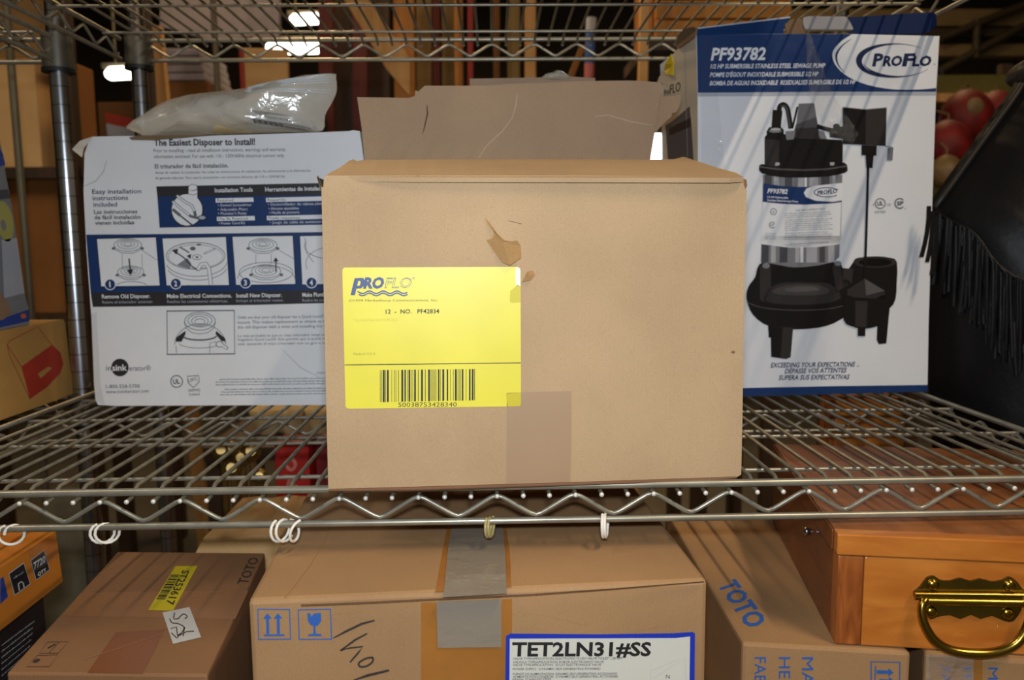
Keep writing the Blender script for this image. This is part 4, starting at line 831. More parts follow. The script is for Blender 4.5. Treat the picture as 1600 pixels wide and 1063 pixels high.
# left sleeve fringe overlapping the pump carton
for fx, fy, ex, ey, w in ((1452, 322, 1440, 402, 3.2), (1458, 330, 1449, 410, 3.0), (1464, 338, 1456, 430, 3.2)):
    pts = [(fx+(ex-fx)*s_*s_, fy+(ey-fy)*s_) for s_ in (0, .25, .5, .75, 1)]
    jq = Pl(Vector((0.6, 1.045, CAM.z)), (1, 0, 0), (0, 0, 1)); A_ = [jq.px(x-w, y) for x, y in pts]; B_ = [jq.px(x+w, y) for x, y in pts]
    MB().slab(A_+B_[::-1], Vector((0, .0015, 0))).build('fringe_strip', LE, jacket)
for x, y in ((1500, 262), (1516, 238), (1545, 200)): MB().lathe([(.0002, .004), (.003, .0035), (.0045, .0015), (.0045, 0)], jpx(x, y+4, -.002), 10, (0, -1, 0)).build('stud', LE2, jacket)
col_ = smooth([(1583, 128), (1582, 112), (1590, 100), (1604, 92), (1640, 92), (1650, 110), (1630, 130), (1600, 140)], 3, True); cw = [jp.px(x, y, .01) for x, y in col_]
pillow(MB(), cw, sum(cw, Vector())/len(cw), .03, .05, jp.n, 5, 2.4).build('collar', LE2, jacket)
MB().tube([jp.px(1640, 110), jp.px(1640, 60), jp.px(1648, 40), jp.px(1660, 48)], .002, 8).build('hanger_hook', M_post, jacket)
gr = jp.px(1648, 46); gz = gr.z-.004
rack = thing('garment_rack', 'garment rack rail off to the right that carries the jacket', 'rack', (1.35, JY, 0))
MB().tube([(gr.x-.02, JY, gz-.008), (1.72, JY, gz-.008)], .008, 12).build('rail', M_post, rack)
for x in (1.05, 1.70):
    MB().tube([(x, JY, 0.0), (x, JY, gz-.008)], .012, 12).build('upright', M_post, rack); MB().box((x-.02, JY-.25, 0), (x+.02, JY+.25, .03)).build('foot', M_sleeve, rack)

# ------------------------------------------------------------------ cartons on the neighbouring unit (left edge)
def quadbox(name, m, parent, fl, fr, back, z0, z1, bevel=0.0015):
    """upright box: front-left and front-right ground points, depth vector, bottom and top heights"""
    fl, fr, back = Vector(fl), Vector(fr), Vector(back); a = [fl, fr, fr+back, fl+back]
    mb = MB().hexa([Vector((p.x, p.y, z0)) for p in a]+[Vector((p.x, p.y, z1)) for p in a])
    return mb.build(name, m, parent, bevel=bevel)
zs2 = Zr(ZM2)+0.0035
RX = -0.628
rc = atx(114.4, 612, RX); rt = atx(101.5, 499, RX)
redb = thing('emblem_carton', 'brown carton with a red emblem on the neighbouring shelf at the left edge', 'box', (RX-.15, rc.y-.15, zs2))
K2 = cardboard('orange kraft', (196, 150, 84))
ytop = rt.y; rz = rt.z
MB().slab([(RX, rc.y-.36, zs2), (RX, rc.y, zs2), (RX, ytop, rz-.006), (RX, ytop-.004, rz), (RX, rc.y-.36, rz)], (-.30, 0, 0)).build('carton_body', K2, redb)
rpn = Pl((RX, rc.y, zs2), (0, 1, 0), (0, 0, 1)); Pn = Print(rpn, redb); Cq = ccp(0, 380, 4.09); I_red = mat('red emblem ink', (176, 52, 34), .6, var=.08); I_redl = mat('red outline ink', (170, 84, 48), .6)
Pn.poly(Cq([(135, 790), (330, 650), (385, 700), (405, 770), (385, 830), (300, 920), (190, 997)]), I_red, 1, 'emblem'); Pn.poly(Cq([(240, 835), (305, 790), (330, 800), (258, 865)]), K2, 2, 'emblem'); Pn.stroke(Cq([(135, 790), (45, 650), (60, 625), (240, 535), (330, 650)]), 1.2, I_redl, 1, name='emblem'); Pn.stroke(Cq([(45, 650), (60, 720), (190, 997)]), 1.2, I_redl, 1, name='emblem'); Pn.done()
bx = RX-.004; bpl = Pl((bx, rc.y, rz), (0, 1, 0), (0, 0, 1))
blueb = thing('blue_carton', 'blue grey carton with a yellow disc standing on the carton with red emblem', 'box', (bx-.1, rc.y-.2, rz))
bo_ = [(-60, 531), (0, 514), (45.5, 504), (45, 483), (39, 463), (27, 380), (25, 363), (17, 313), (9, 273), (3, 234), (-2, 214), (-60, 200)]
bo_w = [bpl.px(x, y) for x, y in bo_]
for q in bo_w[:3]: q.z = rz+.0005
M_bb = mat('blue grey print', (132, 138, 142), .35, var=.12, scale=14)
MB().slab(bo_w, (-.18, 0, 0)).build('carton_body', M_bb, blueb)
Pn = Print(bpl, blueb); I_b2 = mat('bright blue ink', (34, 66, 150), .4)
Pn.poly([(-50, 510), (0, 499), (20, 492), (45, 483.5), (45.2, 502), (0, 512), (-50, 526)], I_b2, 1, 'blue_band'); Pn.poly([(-50, 236), (0, 234), (4, 240), (8, 258), (0, 260), (-50, 262)], I_b2, 1, 'top_band'); Pn.ell(7, 346, 13, 32, mat('yellow disc ink', (176, 172, 92), .4), 1, rot=-10, name='disc'); Pn.ell(5, 352, 4, 9, I_grey, 2, rot=-10, name='disc')
Pn.poly([(2, 375), (26, 372), (38, 458), (6, 466)], I_pale, 1, 'panel'); Pn.poly([(4, 470), (39, 463), (43, 478), (4, 488)], I_grey, 1, 'panel'); Pn.poly([(-50, 300), (12, 296), (16, 310), (-50, 318)], I_soft, 1, 'panel'); Pn.ell(36, 494, 4.5, 4, mat('orange dot ink', (206, 110, 40), .4), 2, name='dot'); Pn.poly([(-10, 440), (8, 470), (18, 488), (4, 500), (-12, 502)], mat('tan fold', (150, 120, 94), .6), 3, 'folded_paper'); Pn.done()

# ------------------------------------------------------------------ lower shelf
zl = Zr(ZL)+0.0036
K3 = cardboard('kraft carton', (162, 126, 88)); K4 = cardboard('dark brown kraft', (142, 104, 72)); K5 = cardboard('warm kraft', (166, 128, 88))  # the brown kraft is one even board tone, darker than the others
TB = mat('brown packing tape', (158, 104, 48), 0.28, var=.08, scale=30); TG = film('clear grey tape', (158, 146, 130), 0.62, 0.14, 0.25, 50)
# carton with the big model label
zt = -0.2685; L_, R_ = atz(387, 938, zt), atz(1106, 906, zt); Ut = (R_-L_).normalized(); Bt = Vector((-Ut.y, Ut.x, 0))
tet = thing('flush_valve_carton', 'tan carton with a blue bordered white label below the middle shelf', 'box', Vector(((L_.x+R_.x)/2, L_.y+.15, zl)))
quadbox('carton_body', K3, tet, L_, R_, Bt*.30, zl, Zr(zt), .004)
tf = Pl(Vector((L_.x, L_.y, Zr(zt))), Ut, (0, 0, 1)); tt = Pl(Vector((L_.x, L_.y, Zr(zt))), Ut, Bt)
Q = ccp(380, 800, 4.0); Q2 = ccp(760, 800, 4.0)
P = Print(tf, tet)
P.poly([(658, 942), (800, 936), (800, 1120), (658, 1120)], TB, 0, 'brown_tape')
P.stroke(Q([(92, 608), (290, 610), (297, 795), (97, 797)]), 2.4, I_blue, 1, True, name='handling_mark'); P.stroke(Q([(345, 612), (545, 608), (553, 795), (350, 797)]), 2.4, I_blue, 1, True, name='handling_mark')
for x in (152, 218): P.poly(Q([(x-8, 668), (x-27, 668), (x-1, 632), (x+27, 666), (x+10, 667), (x+12, 762), (x-6, 763)]), I_blue, 1, name='handling_mark')
P.poly(Q([(130, 766), (258, 764), (258, 775), (132, 777)]), I_blue, 1, name='handling_mark')
P.poly(Q([(402, 632), (418, 632), (428, 655), (440, 635), (486, 630), (488, 680), (470, 708), (452, 714), (454, 760), (490, 764), (490, 775), (408, 777), (408, 766), (440, 760), (440, 714), (418, 704), (404, 678)]), I_blue, 1, name='handling_mark')
mk = mat('felt marker', (54, 46, 42), .6)
P.stroke(Q([(562, 790), (640, 748), (740, 700), (822, 678)]), [1.5, 3.6, 3.8, 2.6], mk, 1, name='marker_writing'); P.stroke(Q([(775, 760), (700, 800), (608, 868), (670, 850), (748, 842), (720, 880), (668, 940)]), [2.5, 3.4, 3, 2.6, 3, 3.2, 2.6], mk, 1, name='marker_writing'); P.stroke(Q(smooth([(812, 910), (770, 915), (722, 945), (735, 968), (775, 962), (810, 935), (808, 908)], 3)), 3, mk, 1, name='marker_writing'); P.stroke(Q([(690, 1052), (780, 1022), (912, 990)]), [2, 4.4, 3.4], mk, 1, name='marker_writing'); P.stroke(Q([(700, 1056), (640, 1120), (600, 1180)]), 3, mk, 1, name='marker_writing')
IB = mat('label border blue', (34, 54, 170), .4); IW = mat('label paper', (206, 204, 192), .45, var=.03)
P.poly(Q2([(122, 775), (150, 760), (700, 765), (1170, 758), (1290, 750), (1303, 762), (1296, 1500), (110, 1500)]), IB, 1, 'label_border'); P.poly(Q2([(146, 792), (700, 790), (1180, 788), (1272, 778), (1262, 1500), (140, 1500)]), IW, 2, 'label')
P.text('TET2LN31#SS', 799.5, 1024.8, 1016.5, 1024.2, 21, I_black, bold=.03, layer=3)
for t, x1, y in (('VALVE TYPE/APPLICATION: ELECTRONIC FLUSH VALVE TOILET 1.28 GPF', 972, 1030.6), ('VALVULA TYPE/APPLICATION: RUBOR ELECTRONICO VALVE', 943, 1036.2), ('VALVE TYPE/APPLICATION : ECLAT ELECTRONIQUE VALVE', 939, 1040.6), ('POWER SUPPLY : DYNAMIC SELF-GENERATING POWERED', 938, 1047), ('FUENTE DE ALIMENTACION: DINAMO SELF-GENERATING ACCIONADO', 964, 1054.6), ("ALIMENTATION D'ENERGIE : DYNAMO SELF-GENERATING ACTIONNEE", 965, 1059), ('FINISH: STAINLESS STEEL', 862, 1063.5)):
    P.text(t, 801, y, x1, y-.6, 3.5, I_soft, bold=.01, layer=3)
P.stroke([(1020, 1060), (1050, 1040), (1070, 1028), (1072, 1063)], .6, I_pale, 3, name='line_sketch'); P.stroke([(1016, 1063), (1016, 1048), (1060, 1030)], .6, I_pale, 3, name='line_sketch'); P.text('N', 1040, 1060, 1046, 1060, 6, I_soft, layer=3)
cz = cardboard('soft crease', (158, 122, 84)); P.stroke(Q2(smooth([(225, 640), (350, 645), (480, 675), (560, 695), (640, 718)], 3)), .9, cz, 0, name='crease'); P.stroke(Q2([(940, 745), (1060, 720), (1170, 710)]), .8, cz, 0, name='crease'); P.stroke(Q([(260, 660), (380, 668), (560, 640), (740, 628)]), .8, cz, 0, name='crease')
P.done()
MB().slab([tf.px(x, y, .0012) for x, y in [(682, 940), (783, 936), (783, 1010), (684, 1011)]], tf.n*.0005).build('clear_tape', TG, tet)
P = Print(tt, tet); P.poly([(680, 926), (799, 918), (797, 870), (790, 815), (700, 815), (690, 870), (680, 925)], TB, 0, 'brown_tape'); P.stroke([(470, 946.5), (560, 943), (700, 936), (830, 930), (960, 921), (1100, 910)], 1.4, mat('shadowed gap', (70, 48, 32), .9), 1, name='flap_gap'); P.stroke([(445, 935), (480, 890), (505, 850), (520, 815)], 1.6, cz, 1, name='crease'); P.done()
MB().slab([tt.px(x, y, .0012) for x, y in [(693, 936), (700, 860), (708, 815), (785, 815), (790, 880), (792, 930)]], tt.n*.0005).build('clear_tape', TG, tet)
# small toilet carton on the left
zt = -0.352; c4 = [atz(x, y, zt) for x, y in [(10, 1052), (324, 1055), (414, 864), (184, 862)]]
tl_ = thing('brown_carton', 'narrow brown carton with a yellow stock label at lower left', 'box', Vector(((c4[0].x+c4[1].x)/2, (c4[0].y+c4[2].y)/2, zl)))
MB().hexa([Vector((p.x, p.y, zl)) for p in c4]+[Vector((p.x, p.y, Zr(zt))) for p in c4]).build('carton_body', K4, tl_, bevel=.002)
lp_ = Pl(c4[0], c4[1]-c4[0], c4[3]-c4[0]); P = Print(lp_, tl_); E8 = ccp(0, 800, 3.81)
P.poly(E8([(700, 480), (480, 485), (370, 620), (1400, 640), (1480, 470)]), mat('tape glaze', (150, 106, 70), .3), 0, 'tape'); P.poly(E8([(985, 700), (690, 720), (520, 960), (850, 965)]), mat('dark tape glaze', (128, 78, 46), .25), 1, 'tape')
P.poly(E8([(1045, 326), (1176, 325), (1030, 592), (881, 590)]), Yd, 2, 'stock_label')
P.text('ST253617', 800/1+0 and 285.5, 892, 258.5, 945.5, 11, I_black, bold=.02, layer=3, up=(11, 1.0))
for i, (t, w) in enumerate([(.00, .02), (.04, .05), (.12, .02), (.17, .06), (.26, .02), (.30, .03), (.37, .06), (.46, .02), (.50, .05), (.58, .02), (.63, .06), (.72, .03), (.78, .02), (.83, .06), (.92, .03), (.97, .03)]):
    a = (1040+(975-1040)*t+0, 376+150*t); x0, y0 = 1018-88*t, 376+148*t; x1, y1 = x0+52, y0+2; dx, dy = -88*w, 148*w
    P.poly(E8([(x0, y0), (x1, y1), (x1+dx, y1+dy), (x0+dx, y0+dy)]), I_black, 3, 'barcode')
P.poly(E8([(967, 603), (1128, 570), (1198, 750), (1030, 790)]), mat('white sticker', (196, 196, 194), .5), 2, 'price_sticker')
P.stroke(E8(smooth([(1040, 605), (1035, 640), (1060, 640), (1075, 625), (1095, 612), (1115, 628), (1100, 640)], 3)), 1.6, mk, 3, name='handwriting'); P.stroke(E8(smooth([(1010, 640), (1025, 665), (1060, 670), (1095, 690), (1085, 720), (1060, 740)], 3)), 1.6, mk, 3, name='handwriting'); P.stroke(E8([(1060, 745), (1110, 718), (1155, 715)]), 1.6, mk, 3, name='handwriting'); P.stroke(E8([(1090, 745), (1100, 690)]), 1.6, mk, 3, name='handwriting'); P.stroke(E8([(1018, 700), (1050, 690), (1060, 755)]), 1.6, mk, 3, name='handwriting'); P.stroke(E8([(1020, 725), (1055, 758)]), 1.6, mk, 3, name='handwriting')
P.text('TOTO', 386, 914, 405, 873, 15, mat('dark brown ink', (52, 36, 32), .6), bold=.01, layer=1, up=(-16, -1.5))
P.stroke(E8([(285, 778), (410, 776), (345, 845), (232, 845)]), .8, mk, 2, True, name='handling_mark'); P.stroke(E8([(222, 858), (345, 855), (295, 925), (158, 925)]), .8, mk, 2, True, name='handling_mark'); P.stroke(E8([(350, 780), (290, 845)]), .8, mk, 2, name='handling_mark'); P.stroke(E8([(285, 815), (330, 790)]), 2.0, mk, 2, name='handling_mark'); P.ell(57, 1033.5, 6, 2.6, mk, 2, rot=-20, name='handling_mark')
P.stroke(E8([(500, 880), (700, 820), (985, 725)]), .7, K5, 3, name='crease'); P.stroke(E8([(1130, 520), (1250, 490), (1370, 470)]), .7, K5, 3, name='crease'); P.done()
# orange parts carton and black carton under it
ox = -0.50; orr = atx(98, 909, ox); ot = atx(87, 831, ox)
orb = thing('orange_carton', 'orange brown carton with black quantity squares at the left edge', 'box', (ox-.05, orr.y-.1, orr.z))
K6 = cardboard('glossy orange board', (198, 122, 40)); o_body = MB().hexa([(ox-.096, orr.y-.22, orr.z), (ox, orr.y-.22, orr.z), (ox, orr.y, orr.z), (ox-.096, orr.y, orr.z), (ox-.096, orr.y-.22, ot.z), (ox, orr.y-.22, ot.z), (ox, ot.y, ot.z), (ox-.096, ot.y, ot.z)]).build('carton_body', K6, orb)
opl = Pl((ox, orr.y, orr.z), (0, 1, 0), (0, 0, 1)); P = Print(opl, orb)
for q, t1, t2 in (([(178, 290), (260, 226), (295, 345), (212, 410)], '7720', 'QTY'), ([(48, 368), (140, 302), (180, 430), (84, 500)], 'U', None)):
    P.poly(E8(q), I_pale, 1, 'square_frame'); c = (sum(p[0] for p in q)/4, sum(p[1] for p in q)/4); P.poly(E8([(c[0]+(x-c[0])*.93, c[1]+(y-c[1])*.93) for x, y in q]), I_black, 2, 'square')
g = E8([(198, 345), (268, 298)]); P.text('7720', g[0][0], g[0][1], g[1][0], g[1][1], 11, I_white, bold=.03, layer=3); g = E8([(222, 385), (272, 352)]); P.text('QTY', g[0][0], g[0][1], g[1][0], g[1][1], 5.5, I_white, bold=.02, layer=3)
P.stroke(E8([(112, 470), (105, 430), (122, 415), (135, 425), (140, 455)]), 2, I_pale, 3, name='symbol'); P.micro(*E8([(78, 400)])[0], *E8([(140, 362)])[0], 3, I_pale, 3); P.poly(E8([(0, 400), (18, 385), (46, 505), (0, 550)]), I_b2, 1, 'square'); P.done()
MB().slab([opl.px(x, y, .0014) for x, y in [(40, 858), (82, 838), (90, 870), (50, 895)]], opl.n*.0004).build('clear_tape', TPc, orb)
bkx = ox-.004; blk = thing('black_carton', 'black printed carton under the orange brown carton at the left edge', 'box', (bkx-.05, orr.y-.1, zl))
bky = atx(70, 950, bkx).y
quadbox('carton_body', mat('black printed board', (34, 31, 32), .4, var=.1), blk, (bkx-.09, bky-.19, 0), (bkx, bky-.19, 0), (0, .19, 0), zl, orr.z-.001)
P = Print(Pl((bkx, bky, zl), (0, 1, 0), (0, 0, 1)), blk)
for i in range(6): P.micro(2, 1010+i*9.5, 53-i*1.5, 972+i*9.5, 2.6, I_pale, 1)
P.done()
# wooden chest with a brass drop handle
zb = -0.3465; WL = atz(1304.2, 1006.4, zb); WR = atz(1600, 1024, zb); Uc = (WR-WL).normalized(); Bc = Vector((-Uc.y, Uc.x, 0)); cw_ = 0.42; cd_ = 0.31
WA, WBk = (196, 112, 40), (214, 134, 54)
Wf = wood('orange pine front', (172, 96, 32), (200, 124, 50), 'X', 10, .35, .3); We = wood('end grain pine', (128, 64, 24), (178, 102, 42), 'Z', 22, .4, .2); Wt = wood('pine lid top', (118, 68, 32), (150, 92, 46), 'Y', 8, .45, .1); Ws = wood('dark stained side', (104, 52, 22), (128, 68, 30), 'Y', 8, .4, .2)
ztop = aty(1312.4, 834, WL.y).z; zlid = aty(1310.7, 867.6, WL.y).z
ztop = min(ztop, Zr(ZM)-.0350)
chest = thing('wooden_chest', 'orange varnished wooden chest with a brass drop handle', 'chest', WL+Uc*.2+Bc*.15)
def cp(a, d, z): return Vector((WL.x, WL.y, 0))+Uc*a+Bc*d+Vector((0, 0, z))
def chx(nm, m, a0, a1, d0, d1, z0, z1, par=None, bev=.0012): return MB().hexa([cp(a0, d0, z0), cp(a1, d0, z0), cp(a1, d1, z0), cp(a0, d1, z0), cp(a0, d0, z1), cp(a1, d0, z1), cp(a1, d1, z1), cp(a0, d1, z1)]).build(nm, m, par or chest, bevel=bev)
zb_ = WL.z
chx('front_board', Wf, .0215, cw_, 0, .016, zb_, zlid-.0006); chx('end_board', We, 0, .0212, 0, .018, zb_, zlid-.0006); chx('side_board', Ws, 0, .018, .0182, cd_, zb_, zlid-.0006); chx('side_board', Ws, cw_-.018, cw_, .0182, cd_, zb_, zlid-.0006); chx('back_board', Ws, .0182, cw_-.0182, cd_-.016, cd_, zb_, zlid-.0006); chx('bottom_board', Ws, .0182, cw_-.0182, .0182, cd_-.0162, zb_, zb_+.008)
lid = chx('lid_top', Wt, -.001, cw_, .012, cd_, zlid, ztop); chx('lid_front', Wf, -.0015, cw_+.0015, -.0015, .0118, zlid+.0004, ztop, lid); chx('lid_side', Ws, -.003, -.0012, .012, cd_, zlid+.0002, ztop-.001, lid)
kp = Pl(cp(-.0028, 0, zb_), -Bc, (0, 0, 1)).px(1268, 831); MB().lathe([(.0030, 0), (.0030, .003), (.0042, .0035), (.0042, .006), (.002, .0075), (.0003, .0076)], kp, 12, -Uc).build('side_stud', M_post, chest)
# handle
BR = mat('polished brass', (176, 146, 62), 0.24, metal=1.0, var=.1, scale=40); BRd = mat('old brass', (120, 100, 38), 0.34, metal=.9, var=.15, scale=40)
cf = Pl(cp(0, 0, zb_), Uc, (0, 0, 1)); E3 = ccp(1080, 800, 3.077)
hd = MB().slab([cf.px(x, y, .0022) for x, y in smooth(E3([(1068, 378), (1100, 352), (1130, 312), (1165, 305), (1195, 325), (1240, 328), (1290, 315), (1340, 330), (1385, 318), (1440, 332), (1490, 325), (1525, 308), (1560, 330), (1585, 362), (1612, 384)]), 2)+[(E3([(1612, 405)])[0]), (E3([(1066, 400)])[0])]], -cf.n*.0021).build('upper_plate', BRd, chest)
MB().slab([cf.px(x, y, .0022) for x, y in [E3([(1110, 425)])[0], E3([(1590, 432)])[0]]+smooth(E3([(1580, 470), (1545, 520), (1500, 520), (1440, 495), (1385, 510), (1340, 490), (1290, 510), (1240, 492), (1180, 500), (1145, 512), (1118, 480)]), 2)], -cf.n*.0021).build('lower_plate', BRd, chest)
for (x0, y0), (x1, y1), r in ((E3([(1066, 385)])[0], E3([(1640, 392)])[0], .0022), (E3([(1118, 418)])[0], E3([(1600, 426)])[0], .0034), (E3([(1066, 400)])[0], E3([(1640, 406)])[0], .0018)): MB().tube([cf.px(x0, y0, .005), cf.px(x1, y1, .005)], r, 10).build('hinge_barrel', BR, chest)
for x, y in ((1158, 345), (1525, 348), (1148, 475), (1515, 482)):
    px_, py_ = E3([(x, y)])[0]; MB().lathe([(.0050, .0023), (.0050, .0031), (.0036, .0048), (.0012, .0054), (.0002, .0054)], cf.px(px_, py_), 14, cf.n).build('screw', BR, chest); 
bail = smooth(E3([(1120, 412), (1098, 425), (1092, 470), (1108, 530), (1150, 590), (1220, 630), (1330, 645), (1440, 638), (1530, 600), (1585, 530), (1605, 465), (1600, 425), (1585, 418)]), 4)
nb = len(bail); MB().tube([cf.px(x, y, .005+.008*math.sin(math.pi*i/(nb-1))) for i, (x, y) in enumerate(bail)], [.0030+.0012*math.sin(math.pi*i/(nb-1)) for i in range(nb)], 12).build('bail_handle', BR, chest)
# two toilet cartons under the chest
def toto(name, label, fl, fr, rl, m):
    zt = zb-.0012; a, b, c = atz(*fl, zt), atz(*fr, zt), atz(*rl, zt); u = (b-a).normalized(); d = (c-a); d = d-u*d.dot(u)*0.0; bk = d.normalized()*.34
    t = thing(name, label, 'box', Vector(((a.x+b.x)/2, a.y+.17, zl))); quadbox('carton_body', m, t, a, b, bk, zl, Zr(zt), .003)
    return t, Pl(a, u, (0, 0, 1)), Pl(a, u, bk)
t1, f1, p1 = toto('toilet_carton', 'tan carton with blue lettering directly under the left part of the wooden chest', (1160, 1005), (1424, 1020), (1084, 874), K5)
P = Print(p1, t1); P.text('TOTO', 1121.5, 914, 1170, 984, 20, I_blue, bold=.03, layer=1, up=(27, -9)); P.done()
P = Print(f1, t1)
for t, x, y1 in (('FABRIQUÉ AU', 1179, 1180), ('HECHO EN', 1217, 1170), ('MADE IN', 1253, 1150)): P.text(t, x, 1027, x, y1, 18, I_blue, bold=0.0, layer=1, up=(18, 0))
P.stroke([(1361, 1034), (1406, 1035), (1405, 1085), (1361, 1085)], 2.2, I_blue, 1, True, name='handling_mark'); P.poly([(1370, 1047), (1388, 1048), (1388, 1044), (1396, 1051), (1388, 1057), (1388, 1053), (1370, 1053)], I_blue, 1, name='handling_mark'); P.stroke([(1368, 1041), (1367, 1062)], 1.6, I_blue, 1, name='handling_mark'); P.poly([(1374, 1061), (1389, 1062), (1389, 1058), (1397, 1064), (1389, 1070), (1374, 1067)], I_blue, 1, name='handling_mark'); P.done()
t2, f2, p2 = toto('toilet_carton', 'plastic wrapped carton with brown tape under the handle of the wooden chest', (1446, 1022), (1760, 1044), (1400, 900), K5)
P = Print(f2, t2); P.poly([(1452, 1026), (1535, 1029), (1535, 1120), (1452, 1120)], TB, 0, 'brown_tape')
for t, x, y1 in (('FABRIQUÉ', 1470, 1150), ('HECHO', 1505, 1130), ('MADE', 1544, 1120)): P.text(t, x, 1043, x, y1, 16, I_blue, bold=0.0, layer=1, up=(15, 0))
P.done(); MB().slab([f2.px(x, y, .0012) for x, y in [(1446, 1022), (1520, 1026), (1520, 1110), (1446, 1110)]], f2.n*.0006).build('plastic_wrap', film('shiny wrap', (220, 214, 200), .12, .08, 1.0, 60), t2)

# ------------------------------------------------------------------ things further back, seen through the shelves
def rel(px, py, y): return aty(px, py, y)
def bgbox(name, label, cat, m, x0, y0, x1, y1, Y, depth, base=None, group=None, skew=0.0, bev=.004):
    """box whose front fills a picture rectangle at distance Y; it stands on base (height) or on the floor"""
    a, b = rel(x0, y1, Y), rel(x1, y1, Y); t = rel((x0+x1)/2, y0, Y).z; z0 = a.z if base is None else base
    o = quadbox(name, m, None, (a.x, Y, 0), (b.x, Y+skew, 0), (0, depth, 0), z0, t, bev)
    return tag(o, label, cat, group)
KB = cardboard('background kraft', (228, 184, 126)); KB2 = cardboard('background brown kraft', (150, 98, 50)); KB3 = cardboard('background dim kraft', (120, 82, 44))
M_steel = mat('dull rack steel', (112, 104, 84), .5, metal=.3, var=.1)
WP = wood('pale lumber', (196, 142, 80), (220, 170, 104), 'Z', 4, .6); WO = wood('amber lumber', (176, 112, 40), (204, 140, 58), 'Z', 4, .6); WOl = wood('olive lumber', (112, 92, 44), (140, 116, 60), 'Z', 4, .6); WR_ = wood('maroon board', (84, 26, 22), (112, 38, 30), 'Z', 3, .6); WD = wood('dark board', (54, 38, 26), (74, 52, 34), 'Z', 3, .6)
# storage rack at far left with large cartons
Y = 2.3; s1 = rel(60, 262, Y).z; s2 = rel(60, 492, Y).z
xa, xb = rel(-160, 262, Y).x, rel(150, 262, Y).x
rk = thing('storage_rack', 'dark storage rack far behind the left posts', 'rack', ((xa+xb)/2, Y+.25, 0))
for z in (s1, s2): MB().box((xa-.1, Y-.02, z-.03), (xb-.02, Y+.55, z)).build('shelf_board', WD, rk)
for x in (xa-.1, xb-.055):
    for y in (Y-.015, Y+.51): MB().box((x-.02, y-.02, 0), (x+.02, y+.02, s1+.75)).build('upright', WD, rk)
bgbox('storage_carton', 'bright tan carton at far left behind the posts', 'box', KB, -110, 92, 66, 260, Y+.03, .10, s1)
bgbox('storage_carton', 'narrow brown carton beside the bright tan carton behind the posts', 'box', KB2, 100, 98, 130, 260, Y+.06, .10, s1)
bgbox('storage_carton', 'top carton speckled above the bright tan carton', 'box', cardboard('speckled kraft', (150, 116, 70)), -110, -60, 70, 90, Y+.05, .08, rel(-20, 92, Y+.03).z+.001)
bgbox('storage_carton', 'dark brown carton on the lower board behind the posts', 'box', KB2, -110, 275, 112, 488, Y+.04, .16, s2)
# slim pole between
pm = rel(40, 380, 1.75); tag(MB().tube([(pm.x, 1.75, 0), (pm.x, 1.75, 2.5)], .008, 10).build('pole', M_steel), 'thin dull metal pole left of the chrome posts', 'pole')
pm = rel(338, 100, 2.6); tag(MB().tube([(pm.x, 2.6, 0), (pm.x, 2.6, 2.6)], .009, 10).build('pole', M_steel), 'thin metal pole behind the zip bag', 'pole')
# lamps and bright openings
EM = mat('lit fluorescent tube', (255, 250, 236), .5, emit=7.0); EMw = mat('bright daylight pane', (250, 252, 255), .5, emit=4.0)
def tubelamp(label, x0, y0, x1, y1, Y):
    a, b = rel(x0, y0, Y), rel(x1, y1, Y); r = abs(a.z-b.z)/2; zc = (a.z+b.z)/2
    t = thing('ceiling_lamp', label, 'lamp', ((a.x+b.x)/2, Y, zc-r))
    MB().tube([(a.x, Y+.03, zc), (a.x+.01, Y+.02, zc), (b.x, Y, zc)], [r*.8, r, r], 12).build('tube', EM, t); MB().box((a.x-.03, Y+.02, zc+r*.9), (b.x+.03, Y+.16, zc+r*1.6)).build('reflector', M_steel, t)
    for x in (a.x, b.x): MB().tube([(x, Y+.09, zc+r*1.6), (x, Y+.09, 4.6)], .006, 6).build('hanging_rod', M_steel, t)
tubelamp('lit fluorescent lamp between the two chrome posts', 166, 103, 206, 124, 3.6)
tubelamp('lit fluorescent lamp seen through the upper shelf, lower tube', 420, 62, 500, 84, 4.2)
tubelamp('lit fluorescent lamp seen through the upper shelf, upper tube', 456, 20, 496, 38, 4.6)
tubelamp('small lit lamp just left of the chrome post', 78, 284, 88, 299, 2.95)
def window(n, x0, y0, x1, y1):
    a, b = rel(x0, y1, 6.95), rel(x1, y0, 6.95); o = MB().box((a.x, 6.94, a.z), (b.x, 6.99, b.z)).build('window_%d' % n, EMw); struct(o)
    for q in ((a.x-.05, a.z-.05, b.x+.05, a.z), (a.x-.05, b.z, b.x+.05, b.z+.05)): MB().box((q[0], 6.92, q[1]), (q[2], 6.99, q[3])).build('window_frame', M_steel, o)
window(1, 985, 209, 1050, 300); window(2, 120, 300, 165, 344)
# carton with red band, slats, folded sheets
Y = 3.0
sb = rel(200, 235, Y).z
tb = thing('work_table', 'dark table behind the zip bag carrying a carton', 'table', (rel(250, 235, Y).x, Y+.3, 0)); x0, x1 = rel(120, 235, Y).x, rel(460, 235, Y).x
MB().box((x0, Y-.05, sb-.04), (x1, Y+.6, sb)).build('table_top', WD, tb)
for x in (x0+.05, x1-.09):
    for y in (Y, Y+.5): MB().box((x, y, 0), (x+.05, y+.05, sb-.04)).build('leg', WD, tb)
o = thing('banded_carton', 'carton with a red band between the chrome posts', 'box', (rel(190, 235, Y).x, Y+.1, sb))
a, b = rel(152, 160, Y), rel(228, 160, Y); quadbox('carton_body', KB3, o, (a.x, Y, 0), (b.x, Y, 0), (0, .3, 0), sb, a.z)
P = Print(Pl((a.x, Y, sb), (1, 0, 0), (0, 0, 1)), o); P.poly([(164, 176), (228, 190), (228, 206), (166, 193)], I_red, 1, 'red_band'); P.poly([(166, 193), (228, 206), (228, 222), (168, 212)], I_pale, 1, 'white_band'); P.done()
